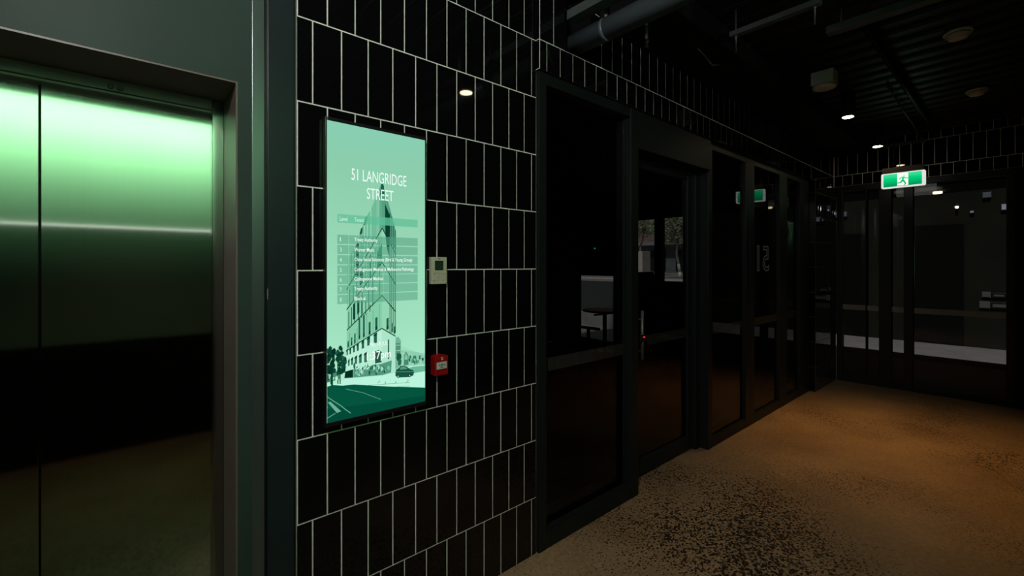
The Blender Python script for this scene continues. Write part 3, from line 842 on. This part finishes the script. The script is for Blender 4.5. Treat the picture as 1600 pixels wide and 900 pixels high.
fpoly(bm, [(690.1, 559.2), (690.9, 559), (691.1, 561.2), (690.3, 561.4)], .0006, 1)
link('flame_emblem', bm, [M['label_white'], M['red_dark']], fc)
bm = bmn(); a, b = fp(681.5, 579.4), fp(698, 577.4); box(bm, px0 + .001, px1 - .001, fy - .0016, fy + .001, pz0 - .005, pz0 - .0028, 0, .0005); obj('lip', bm, M['red'], fc)

# ------------------------------------------------------------------ exit sign
ex = 6.68; ey0, ey1, ez0, ez1 = -.591, -.972, 2.411, 2.580
sg = thing('exit_sign', (ex, (ey0 + ey1) / 2, ez0), 'lit green running man exit sign hanging by the entrance', 'exit sign')
bm = bmn()
def rrect(y0, y1, z0, z1, r, x):
    out = []
    for cy_, cz_, a0 in ((y0 - r, z1 - r, 0), (y1 + r, z1 - r, 90), (y1 + r, z0 + r, 180), (y0 - r, z0 + r, 270)):
        for k in range(5):
            t = math.radians(a0 + k * 22.5); out.append((x, cy_ + r * math.cos(t), cz_ + r * math.sin(t)))
    return out
A0 = [bm.verts.new(p) for p in rrect(ey0, ey1, ez0, ez1, .014, ex)]
A1 = [bm.verts.new(p) for p in rrect(ey0, ey1, ez0, ez1, .014, ex + .045)]
bm.faces.new(A0); bm.faces.new(A1)
for i in range(len(A0)): j = (i + 1) % len(A0); bm.faces.new((A0[i], A0[j], A1[j], A1[i]))
obj('diffuser', bm, M['sign_rim'], sg)
# green face
m = bpy.data.materials.new('exit_green'); m.use_nodes = True; nt = m.node_tree; nt.nodes.clear()
o_ = nt.nodes.new('ShaderNodeOutputMaterial'); e_ = nt.nodes.new('ShaderNodeEmission'); tc = nt.nodes.new('ShaderNodeTexCoord')
sp = nt.nodes.new('ShaderNodeSeparateXYZ'); rp = nt.nodes.new('ShaderNodeValToRGB')
nt.links.new(tc.outputs['Generated'], sp.inputs[0]); nt.links.new(sp.outputs['Z'], rp.inputs[0]); nt.links.new(rp.outputs[0], e_.inputs[0]); nt.links.new(e_.outputs[0], o_.inputs[0])
el = rp.color_ramp.elements; el[0].position = .1; el[0].color = (*lin((0, 155, 90)), 1); el[1].position = .95; el[1].color = (*lin((60, 225, 155)), 1)
k = el.new(.6); k.color = (*lin((0, 205, 125)), 1)
gy0, gy1, gz0, gz1 = ey0 - .020, ey1 + .028, ez0 + .014, ez1 - .010
bm = bmn(); box(bm, ex - .002, ex + .001, gy1, gy0, gz0, gz1)
face = obj('green_face', bm, m, sg)
wy0 = gy0 - (gy0 - gy1) * .37; wy1 = gy0 - (gy0 - gy1) * .655
bm = bmn(); box(bm, ex - .0028, ex - .001, wy1, wy0, gz0 + .004, gz1 - .002); obj('doorway_panel', bm, M['exit_white'], face)
bm = bmn()
W, Hh = wy0 - wy1, gz1 - gz0
def mp_(a, b): return (ex - .0032, wy0 - a * W, gz0 + b * Hh)
def mpoly(pts): bm.faces.new([bm.verts.new(mp_(*p)) for p in pts])
def mlimb(a, b, w):
    dx, dy = (b[0] - a[0]) * W, (b[1] - a[1]) * Hh; l = math.hypot(dx, dy); nx, ny = -dy / l * w / W, dx / l * w / Hh
    mpoly([(a[0] + nx, a[1] + ny), (b[0] + nx, b[1] + ny), (b[0] - nx, b[1] - ny), (a[0] - nx, a[1] - ny)])
mpoly([(.62 + .058 * math.cos(t * .524), .80 + .052 * math.sin(t * .524)) for t in range(12)])
mpoly([(.48, .70), (.60, .72), (.68, .66), (.56, .42), (.40, .38), (.42, .50)])
mlimb((.50, .69), (.30, .63), .005); mlimb((.31, .64), (.20, .52), .005)
mlimb((.62, .68), (.76, .57), .005); mlimb((.75, .58), (.98, .57), .005)
mlimb((.43, .43), (.36, .27), .008); mlimb((.38, .28), (.02, .24), .006)
mlimb((.52, .42), (.66, .30), .008); mlimb((.64, .32), (.78, .12), .0065); mlimb((.76, .13), (.64, .04), .004)
link('running_figure', bm, m, face)
bm = bmn(); box(bm, ex - .004, ex + .05, ey1 + .012, ey0 - .008, ez1 + .001, 2.645, 0, .003); obj('bracket', bm, M['sign_bracket'], sg)
for yy in (-.70, -.86):
    bm = bmn(); cyl(bm, (ex + .02, yy, 2.644), (ex + .02, yy, DECK - .001), .006, seg=10); obj('hanger_rod', bm, M['frame_dark'], sg)

# ------------------------------------------------------------------ ceiling things
def downlight(loc, label, lens='warm', r=.042):
    x, y, z = loc
    t = thing('downlight', (x, y, z), label, 'downlight', 'round downlights under the black ceiling')
    bm = bmn(); lathe(bm, [(r * 1.3, .012), (r * 1.3, DECK - z - .001)], (x, y, z), 'z', 28)
    lathe(bm, [(r * 1.32, 0), (r * 1.34, .004), (r * 1.34, .014)], (x, y, z), 'z', 28)
    obj('can', bm, M['frame_dark'], t)
    bm = bmn(); lathe(bm, [(r * .5, -.0035), (r, -.002), (r, .003)], (x, y, z), 'z', 28)
    obj('lens', bm, M[lens], t)
    return t
downlight((5.013, -.625, 2.88), 'lit warm ceiling downlight, the nearer of two in view')
downlight((6.413, -.602, 2.86), 'lit warm ceiling downlight nearest the exit sign')
downlight((1.757, -.81, 2.694), 'lit warm downlight mirrored in the tiles above the display')

# big pipe through the wall
pp = thing('drain_pipe', (1.95, -1.0, 2.72), 'large dark grey pipe crossing under the ceiling from the tiled wall', 'pipe')
bm = bmn(); cyl(bm, (1.95, .11, 2.783), (1.95, -2.695, 2.783), .0585, seg=40, caps=True); obj('barrel', bm, M['pipe'], pp)
for yy in (-.21, -1.9):
    bm = bmn(); cyl(bm, (1.95, yy - .012, 2.783), (1.95, yy + .012, 2.783), .0594, seg=36); cl = obj('clamp', bm, M['pipe'], pp)
    bm = bmn(); cyl(bm, (1.95, yy, 2.84), (1.95, yy, DECK - .001), .0065, seg=12); cyl(bm, (1.95, yy, 2.843), (1.95, yy, 2.87), .011, seg=6); obj('hanger_rod', bm, M['zinc'], cl)

# black duct along the left wall
bm = bmn(); box(bm, 2.12, 7.115, -.405, -.033, 2.95, DECK - .014, 0, .004)
for xx in (3.3, 4.5, 5.7): box(bm, xx, xx + .03, -.42, -.033, 2.94, DECK - .015, 0, .002)
tag(obj('air_duct', bm, M['black']), 'long black rectangular duct above the tiles over the glazed screens', 'duct')

# cable tray entering the wall next to the pipe
def channel(bm, p0, p1, w, h, t=.003, axis='y'):
    x0, y0, z0 = p0; x1, y1, z1 = p1
    if axis == 'y':
        box(bm, x0 - w / 2, x0 + w / 2, y1, y0, z0, z0 + t); box(bm, x0 - w / 2, x0 - w / 2 + t, y1, y0, z0 + t, z0 + h); box(bm, x0 + w / 2 - t, x0 + w / 2, y1, y0, z0 + t, z0 + h)
    else:
        box(bm, x0, x1, y0 - w / 2, y0 + w / 2, z0, z0 + t); box(bm, x0, x1, y0 - w / 2, y0 - w / 2 + t, z0 + t, z0 + h); box(bm, x0, x1, y0 + w / 2 - t, y0 + w / 2, z0 + t, z0 + h)
ct = thing('cable_tray', (1.86, -.5, 2.86), 'dark steel cable tray running above the large pipe', 'cable tray')
bm = bmn(); channel(bm, (1.872, -.035, 2.868), (1.872, -1.6, 2.868), .075, .05); obj('tray', bm, M['service'], ct)
for k in range(3):
    bm = bmn(); pts = [(1.85 + .02 * k, -.03 - .12 * i, 2.882 + .004 * math.sin(i * 1.3 + k)) for i in range(13)]
    tube(bm, pts, .007, 8); obj('cable', bm, M['frame_dark'], ct)
for yy in (-.62, -1.3):
    bm = bmn(); box(bm, 1.80, 1.94, yy - .02, yy + .02, 2.851, 2.867, 0, .001); cyl(bm, (1.815, yy, 2.852), (1.815, yy, DECK - .001), .005, seg=10); cyl(bm, (1.925, yy, 2.852), (1.925, yy, DECK - .001), .005, seg=10)
    obj('trapeze', bm, M['zinc'], ct)

# strut rails on rods
def strut(name, X, y0, y1, z, label, w=.042, h=.03, drop=.10):
    t = thing(name, (X, (y0 + y1) / 2, z), label, 'strut rail')
    bm = bmn(); channel(bm, (X, y0, z), (X, y1, z), w, h); obj('rail', bm, M['service'], t)
    for yy in (y0 - .03, y1 + .03):
        bm = bmn(); cyl(bm, (X, yy, z - drop), (X, yy, DECK - .001), .005, seg=10); cyl(bm, (X, yy, z - .012), (X, yy, z - .001), .011, seg=6); obj('hanger_rod', bm, M['zinc'], t)
    return t
strut('strut_rail', 2.84, -.49, -.965, 2.93, 'grey strut rail on two threaded rods below the ribbed ceiling deck')
strut('strut_rail', 6.9, -.58, -.96, 2.935, 'short grey strut rail over the exit sign', drop=.02)
lt = thing('cable_trunking', (3.3, -1.2, 2.95), 'dark trunking bar crossing the ceiling left of the round smoke detector', 'trunking')
bm = bmn(); box(bm, 3.27, 3.34, -1.75, -.88, 2.95, 2.995, 0, .004); obj('body', bm, M['service'], lt)
for yy in (-.95, -1.6):
    bm = bmn(); cyl(bm, (3.305, yy, 2.994), (3.305, yy, DECK - .001), .005, seg=8); obj('hanger_rod', bm, M['zinc'], lt)
bm = bmn(); cyl(bm, (5.0, -.907, 3.075), (7.115, -.907, 3.0), .009, seg=10)
tag(obj('conduit', bm, M['service']), 'thin conduit running along the ceiling to above the exit sign', 'conduit')
bm = bmn(); cyl(bm, (3.55, -1.02, 3.045), (7.1, -1.02, 3.045), .022, seg=16)
for xx in (4.0, 5.2, 6.4): cyl(bm, (xx, -1.02, 3.05), (xx, -1.02, DECK + .006), .004, seg=8)
tag(obj('sprinkler_pipe', bm, M['deck']), 'black sprinkler pipe running along the ceiling toward the entrance', 'pipe')
bm = bmn(); tube(bm, [(2.84 + .043 * i, -.275 - .012 * math.sin(i * .7), 2.9444 - .045 * math.sin(math.pi * i / 8)) for i in range(9)], .005, 8)
tag(obj('flexible_cable', bm, M['service']), 'short cable drooping in an arc under the black duct', 'cable')
sp_ = thing('fire_sprinkler', (2.279, -.25, 2.787), 'pendant fire sprinkler hanging under the duct behind the pipe', 'sprinkler')
bm = bmn(); cyl(bm, (2.279, -.25, 2.82), (2.279, -.25, 2.953), .009, seg=12); obj('drop_pipe', bm, M['service'], sp_)
bm = bmn(); lathe(bm, [(.004, -.012), (.014, -.010), (.014, -.007), (.005, -.004), (.008, .012), (.013, .016), (.013, .034)], (2.279, -.25, 2.79), 'z', 16); obj('head', bm, M['zinc'], sp_)

# smoke detectors
def smoke(loc, label):
    x, y, z = loc
    t = thing('smoke_detector', (x, y, z - .055), label, 'smoke detector', 'white smoke detectors')
    bm = bmn(); lathe(bm, [(.075, -.001), (.075, -.016), (.070, -.020)], (x, y, z), 'z', 36); obj('base', bm, M['white_plastic'], t)
    bm = bmn(); lathe(bm, [(.066, -.020), (.064, -.032), (.050, -.042), (.048, -.050), (.030, -.055)], (x, y, z), 'z', 36); obj('head', bm, M['white_plastic'], t)
    return t
sm = smoke((4.218, -1.395, DECK - .012), 'round white smoke detector nearest the camera at upper right')
dup(sm, (5.74, -1.41, DECK - .012 - .055), 'farther round white smoke detector above the exit sign and to its right', 'white smoke detectors')
bxd = thing('sensor_box', (4.305, -.617, 2.94), 'square white ceiling box with a round sensor under it', 'sensor')
bm = bmn(); box(bm, 4.235, 4.375, -.695, -.54, 2.985, DECK - .0108, 0, .004); obj('box', bm, M['white_plastic'], bxd)
bm = bmn(); lathe(bm, [(.074, .004), (.082, -.006), (.080, -.022), (.050, -.034), (.020, -.036)], (4.305, -.617, 2.984), 'z', 36); obj('sensor', bm, M['white_plastic'], bxd)

# ------------------------------------------------------------------ room behind the left glazing
RX1 = EX
bm = bmn(); box(bm, 1.5, RX1, .195, 4.5, -.1, -.001); struct(obj('floor_tenancy', bm, M['carpet']))
bm = bmn(); box(bm, 1.5, RX1 + .12, .2, 4.6, 2.85, 2.95); struct(obj('ceiling_tenancy', bm, M['black']))
bm = bmn(); box(bm, 1.5, RX1 + .12, 4.5, 4.6, 0, 2.85); struct(obj('wall_tenancy_back', bm, M['black']))
bm = bmn(); box(bm, 1.5, 1.6, .2, 4.5, 0, 2.85); struct(obj('wall_tenancy_side', bm, M['black']))
bm = bmn(); box(bm, 1.634, 7.26, .145, .195, 2.55, 3.1); box(bm, 6.24, 7.26, .145, .195, 0, 2.55); struct(obj('wall_tenancy_front', bm, M['black']))
bm = bmn()     # street facade of that room with two openings
wy = [(.2, 1.98), (3.10, 3.36), (4.44, 4.5)]
for a, b in wy: box(bm, EX, EX + .12, a, b, 0, 2.85)
box(bm, EX, EX + .12, 1.98, 3.10, 0, 1.22); box(bm, EX, EX + .12, 1.98, 3.10, 2.38, 2.85); box(bm, EX, EX + .12, 3.36, 4.44, 1.34, 2.85)
struct(obj('wall_tenancy_street', bm, M['black']))
for nm, a, b, za, zb, ml in (('window_7', 1.98, 3.10, 1.22, 2.38, (2.50, 2.66)), ('window_8', 3.36, 4.44, .0, 1.34, (3.46, 3.49))):
    w = struct(thing(nm, (EX + .05, (a + b) / 2, za)))
    bm = bmn(); box(bm, EX + .03, EX + .09, a, a + .03, za, zb); box(bm, EX + .03, EX + .09, b - .03, b, za, zb); box(bm, EX + .03, EX + .09, a + .03, b - .03, zb - .03, zb); box(bm, EX + .03, EX + .09, a + .03, b - .03, za, za + .02)
    box(bm, EX + .02, EX + .1, ml[0], ml[1], za + .02, zb - .03)
    obj('frame', bm, M['frame_dark'], w)
    plane('pane', [(EX + .06, b - .03, za + .02), (EX + .06, a + .03, za + .02), (EX + .06, a + .03, zb - .03), (EX + .06, b - .03, zb - .03)], M['glass_end'], w)
bm = bmn(); box(bm, EX - .03, EX - .001, 3.90, 4.02, 1.80, 1.90, 0, .004)
ac = obj('wall_sensor', bm, M['frame_dark']); tag(ac, 'tiny black wall sensor with a green light seen through the first glass panel', 'sensor')
bm = bmn(); box(bm, EX - .0335, EX - .0305, 3.945, 3.975, 1.845, 1.872); obj('indicator_light', bm, M['led_green'], ac)
# ceiling light of that room
bm = bmn(); lathe(bm, [(.02, -.006), (.05, -.004), (.05, .0)], (4.375, 1.05, 2.70), 'z', 28)
il = thing('pendant_spot', (4.375, 1.05, 2.70), 'small bright round lamp seen through the set-back glass door', 'lamp')
obj('lens', bm, M['cool'], il)
bm = bmn(); lathe(bm, [(.058, -.002), (.06, .004), (.06, .149)], (4.375, 1.05, 2.70), 'z', 28); obj('can', bm, M['frame_dark'], il)
# table
tb = thing('cafe_table', (6.3, 3.1, 0), 'dark round cafe table silhouetted behind the first glass panel', 'table')
bm = bmn(); lathe(bm, [(.36, .715), (.38, .722), (.38, .742), (.37, .748)], (6.3, 3.1, 0), 'z', 48); obj('tabletop', bm, M['dark_wood'], tb)
bm = bmn(); cyl(bm, (6.3, 3.1, .02), (6.3, 3.1, .715), .035, seg=20); obj('column', bm, M['frame_dark'], tb)
bm = bmn(); lathe(bm, [(.24, .0), (.24, .012), (.06, .03)], (6.3, 3.1, 0), 'z', 40); obj('base', bm, M['frame_dark'], tb)
bm = bmn(); box(bm, 6.02, 6.58, 3.08, 3.12, .66, .69, 0, .004); obj('top_brace', bm, M['frame_dark'], tb)
# chairs
def chair(loc, label, high=1.42, w=.48):
    x, y, z = loc
    t = thing('high_back_chair', loc, label, 'chair')
    bm = bmn(); box(bm, x - w / 2, x + w / 2, y - .24, y + .24, .40, .49, 0, .03, 3); obj('seat', bm, M['dark_fabric'], t)
    bm = bmn(); n = 14; ra = []
    for i in range(n + 1):
        tt = i / n; zz = .46 + (high - .46) * tt
        ww = w / 2 * (1 - .12 * math.sin(math.pi * tt) if tt < .7 else (1 - .5 * (tt - .7) ** 1.4 / .3 ** 1.4 * .6))
        if .74 < tt < .82: ww *= .84
        yo = .17 + .12 * tt
        ra.append([bm.verts.new((x + sx_ * ww, y + yo + dy_, zz)) for sx_, dy_ in ((-1, -.03), (-.6, -.045), (.6, -.045), (1, -.03), (1, .03), (-1, .03))])
    for p, q in zip(ra, ra[1:]):
        for i in range(6): j = (i + 1) % 6; bm.faces.new((p[i], p[j], q[j], q[i])).smooth = True
    bm.faces.new(ra[0]); bm.faces.new(ra[-1]); obj('backrest', bm, M['dark_fabric'], t)
    for sx_ in (-1, 1):
        bm = bmn(); box(bm, x + sx_ * (w / 2 + .025) - .025, x + sx_ * (w / 2 + .025) + .025, y - .2, y + .2, .60, .64, 0, .012)
        box(bm, x + sx_ * (w / 2 + .025) - .015, x + sx_ * (w / 2 + .025) + .015, y - .02, y + .02, .44, .61); obj('armrest', bm, M['dark_fabric'], t)
        for sy_ in (-1, 1):
            bm = bmn(); cyl(bm, (x + sx_ * (w / 2 - .03), y + sy_ * .2, 0), (x + sx_ * (w / 2 - .04), y + sy_ * .19, .41), .014, .018, seg=12); obj('leg', bm, M['frame_dark'], t)
    return t
ch = chair((4.76, 2.42, 0), 'dark high-backed armchair silhouetted at left behind the first glass panel')
dup(ch, (5.9, 1.75, 0), 'dark high-backed armchair faintly seen through the set-back glass door')

# ------------------------------------------------------------------ outside
bm = bmn(); box(bm, EX + .03, 12.0, -7, 8, -.1, -.002)
struct(obj('floor_outside', bm, M['concrete_ext']))
bm = bmn(); box(bm, 8.92, 34, 1.25, 30, -.1, 1.13); box(bm, 8.90, 8.93, 1.25, 30, .36, 1.131, 1); box(bm, 8.90, 8.93, 1.25, 30, -.1, .36, 2)
struct(obj('ground_street', bm, [M['concrete_ext'], M['ret_wall'], M['concrete_ext']]))
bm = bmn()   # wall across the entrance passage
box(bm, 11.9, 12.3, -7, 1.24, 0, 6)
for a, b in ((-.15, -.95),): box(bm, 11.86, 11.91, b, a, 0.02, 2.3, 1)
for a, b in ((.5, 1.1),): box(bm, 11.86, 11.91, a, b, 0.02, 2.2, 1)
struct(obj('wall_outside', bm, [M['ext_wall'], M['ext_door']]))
bm = bmn(); box(bm, EX + .125, 8.15, -7, 1.2, 2.469, 2.60); struct(obj('canopy_outside', bm, M['black']))
def ext_rect(u0, v0, u1, v1, X=11.84):
    def by(u):
        r = (u - CXP) / F; Z = X / (r * SA + CA); return CAM.y - (r * CA - SA) * Z, Z
    ya, Za = by(u0); yb, Zb = by(u1); Z = (Za + Zb) / 2
    return ya, yb, CAM.z + (CYP - v1) / F * Z, CAM.z + (CYP - v0) / F * Z
for (u0, v0, u1, v1, mm, lab) in ((1564, 318, 1581, 328, 'refl_pale', 'small bright reflection patch high on the outside wall at far right'),
                                 (1535, 300, 1549, 309, 'refl_dim', 'dim small reflection patch outside, left of the bright one at far right'),
                                 (1305, 331, 1323, 339, 'refl_dim', 'small pale reflection patch outside near the far left corner of the entrance'),
                                 (1515, 329, 1522, 333, 'refl_pale', 'tiny bright reflection patch outside above the right entrance door')):
    ya, yb, za, zb = ext_rect(u0, v0, u1, v1)
    t = thing('outside_reflection', (11.87, (ya + yb) / 2, za), lab, 'reflection')  # glowing panel put in for a street reflection in the entrance glass
    bm = bmn(); box(bm, 11.845, 11.899, yb, ya, za, zb, 0, .004); fr_ = obj('frame', bm, M['shopgrey'], t)
    bm = bmn(); box(bm, 11.835, 11.846, yb + .01, ya - .01, za + .01, zb - .01); obj('pane', bm, M[mm], t)
def plaque(u0, v0, u1, v1, lab, framed):
    ya, yb, za, zb = ext_rect(u0, v0, u1, v1)
    t = thing('wall_plaque', (11.87, (ya + yb) / 2, za), lab, 'plaque')
    bm = bmn(); box(bm, 11.86, 11.899, yb, ya, za, zb, 0, .004); obj('frame', bm, M['frame_dark'] if framed else M['plq'], t)
    i = .03 if framed else .012
    bm = bmn(); box(bm, 11.85, 11.861, yb + i, ya - i, za + i, zb - i); obj('face', bm, M['plq'], t)
M['plq'] = mat('grey_plaque', (.11, .11, .095), .8)
plaque(1534, 456, 1548, 465, 'upper square grey plaque on the outside wall at far right', False)
plaque(1530, 471, 1547, 482, 'lower square grey plaque on the outside wall at far right', False)
plaque(1549, 458, 1573, 466, 'upper long black framed plaque on the outside wall at far right', True)
plaque(1547, 473, 1576, 483, 'lower long black framed plaque on the outside wall at far right', True)
bm = bmn(); lathe(bm, [(.02, -.006), (.045, -.004), (.045, .019)], (7.92, -.956, 2.45), 'z', 24)
tag(obj('canopy_light', bm, M['warm_small']), 'small warm light in the canopy outside, right of the exit sign', 'light')
wl = thing('wall_light', (11.85, -1.1, 2.6), 'tiny warm wall light outside, below and right of the canopy light', 'light')
ya, yb, za, zb = ext_rect(1492.5, 322, 1497.5, 325.5, 11.80)
bm = bmn(); box(bm, 11.82, 11.899, yb, ya, za, zb + .05, 0, .01); obj('case', bm, M['frame_dark'], wl)
bm = bmn(); box(bm, 11.80, 11.822, yb, ya, za, zb, 0, .004); obj('lens', bm, M['warm_small'], wl)

# street trees
def ray(u, v, Z):
    r = (u - CXP) / F
    return Vector(((r * SA + CA) * Z, CAM.y - (r * CA - SA) * Z, CAM.z + (CYP - v) / F * Z))
def tree(basepx, Z, bend, top, cen, rad, nleaf, label, pale=True):
    b = ray(basepx, 433, Z); b.z = 1.131
    t = thing('street_tree', b, label, 'tree', 'trees on the street')
    bm = bmn(); pts = [b + Vector((0, 0, -.003))]
    for u, v in bend: pts.append(ray(u, v, Z))
    for i, (p, q) in enumerate(zip(pts, pts[1:])): cyl(bm, p, q, .05 - .006 * i, .044 - .006 * i, seg=12)
    f = pts[-1]
    for du, dv in ((-6, -22), (6, -20), (2, -30)):
        cyl(bm, f, ray(bend[-1][0] + du, bend[-1][1] + dv, Z), .03, .012, seg=8)
    obj('trunk', bm, M['bark'] if pale else M['brick'], t)
    bm = bmn(); c = ray(cen[0], cen[1], Z)
    for i in range(nleaf):
        d_ = Vector((random.gauss(0, 1), random.gauss(0, 1), random.gauss(0, 1))).normalized() * random.random() ** .4
        p = c + Vector((d_.x * rad[0], d_.y * rad[0], d_.z * rad[1]))
        a = Vector((random.gauss(0, 1), random.gauss(0, 1), random.gauss(0, 1) - .6)).normalized(); s_ = a.orthogonal().normalized()
        l = random.uniform(.07, .15); w_ = l * .2
        vs = [bm.verts.new(p), bm.verts.new(p + a * l * .5 + s_ * w_), bm.verts.new(p + a * l), bm.verts.new(p + a * l * .5 - s_ * w_)]
        bm.faces.new(vs)
    link('foliage', bm, M['leaf'], t)
tree(1063, 13.5, [(1062, 425), (1060, 412), (1057, 396), (1058, 384), (1056, 376)], None, (1054, 352), (.78, .62), 2600, 'pale-trunked street tree seen through the set-back glass door')
tree(999, 17.5, [(1000, 410), (1001, 385), (1006, 365)], None, (1008, 350), (.7, .5), 1500, 'darker street tree at left in the set-back door glass', False)
# building across the street
bl = thing('street_building', (22, 10, 1.13), 'brown brick building with grey shopfront across the street', 'building')
bm = bmn(); box(bm, 22, 24, -2, 28, 2.80, 11); obj('brick_wall', bm, M['brick'], bl)
bm = bmn(); box(bm, 22.05, 24, -2, 28, 1.13, 2.62); obj('shopfront', bm, M['shopgrey'], bl)
bm = bmn(); box(bm, 21.5, 24, -2, 28, 2.62, 2.80); obj('awning', bm, M['concrete_ext'], bl)
for k in range(8):
    bm = bmn(); y_ = 2.0 + k * 1.5
    box(bm, 22.0, 22.06, y_, y_ + .9, 1.25, 2.35); obj('shop_window', bm, M['frame'] if k % 2 else M['frame_dark'], bl)
bm = bmn()
a = ray(1000, 393, 10.9)
box(bm, a.x - .1, a.x + .25, a.y - .13, a.y + .35, 1.131, a.z, 0, .01)
tag(obj('gate_pier', bm, M['white_brick']), 'pale brick pier outside at the left edge of the set-back door glass', 'pier')
bm = bmn(); box(bm, 10.3, 10.6, 1.6, 9, 1.131, 1.16); struct(obj('kerb', bm, M['white_brick']))

# ------------------------------------------------------------------ lights
def spot(name, loc, target, power, col, size=70, blend=.6, rad=.03):
    l = bpy.data.lights.new(name, 'SPOT'); l.energy = power; l.color = col; l.spot_size = math.radians(size); l.spot_blend = blend; l.shadow_soft_size = rad
    o = bpy.data.objects.new(name, l); COL.objects.link(o); o.location = loc
    o.rotation_euler = (Vector(target) - Vector(loc)).to_track_quat('-Z', 'Y').to_euler()
    return o
def area(name, loc, target, power, col, sx, sy):
    l = bpy.data.lights.new(name, 'AREA'); l.energy = power; l.color = col; l.shape = 'RECTANGLE'; l.size = sx; l.size_y = sy
    o = bpy.data.objects.new(name, l); COL.objects.link(o); o.location = loc
    o.rotation_euler = (Vector(target) - Vector(loc)).to_track_quat('-Z', 'Y').to_euler()
    return o
# green wash over the mint wall opposite the lift
g = area('green_wall_wash', (-.26, -1.95, 2.98), (-.26, -2.70, 2.64), 19, (.47, 1.0, .54), 2.4, .05)
g.data.spread = math.radians(82)
# added white key light for the pale grout, no fixture
spot('white_fill', (-.55, -1.80, 2.98), (1.25, 0, 1.7), 105, (1.0, .98, .94), 84, .6, .05)
# warm downlights; extra added fill lights follow
spot('warm_lamp', (5.013, -.625, 2.87), (4.85, -1.10, 0), 135, (1.0, .50, .14), 80, 1.0, .035)
spot('warm_lamp', (1.757, -.81, 2.685), (2.3, -.9, 0), 24, (1.0, .66, .34), 84, 1.0, .035)
spot('warm_lamp', (6.413, -.602, 2.85), (6.413, -.602, 0), 1.2, (1.0, .7, .4), 60, 1.0, .035)
spot('warm_lamp', (.0, -2.0, 2.95), (.0, -2.0, 0), 11, (1.0, .62, .34), 70, 1.0, .03)  # added fill to warm the floor and lift soffit, no downlight here
spot('white_fill', (2.12, -2.4, 2.60), (3.1, 0, 2.78), 12, (1.0, .98, .94), 52, 1.0, .03)  # added fill for the upper bulkhead grout, no fixture
sl = bpy.data.lights.new('low_sun', 'SUN'); sl.energy = 1.25; sl.angle = math.radians(4); sl.color = (1.0, .95, .93)
so = bpy.data.objects.new('low_sun', sl); COL.objects.link(so); so.location = (0, 0, 12)
so.rotation_euler = Vector((1.0, .12, -1.3)).to_track_quat('-Z', 'Y').to_euler()

w = bpy.data.worlds.new('dull_daylight'); S.world = w; w.use_nodes = True
bg = w.node_tree.nodes['Background']; bg.inputs[0].default_value = (.92, .95, 1.0, 1); bg.inputs[1].default_value = .08

# ------------------------------------------------------------------ camera
cd = bpy.data.cameras.new('camera'); cam = bpy.data.objects.new('camera', cd); COL.objects.link(cam)
cam.location = CAM
cd.sensor_width = 36; cd.lens = 36 * F / 1600
cd.shift_y = -(450 - CYP) / 1600
fwd = Vector((CA, SA, 0))
cam.rotation_euler = fwd.to_track_quat('-Z', 'Y').to_euler()
cd.clip_start = .02; cd.clip_end = 200
S.camera = cam
S.view_settings.view_transform = 'Standard'
S.view_settings.look = 'None'
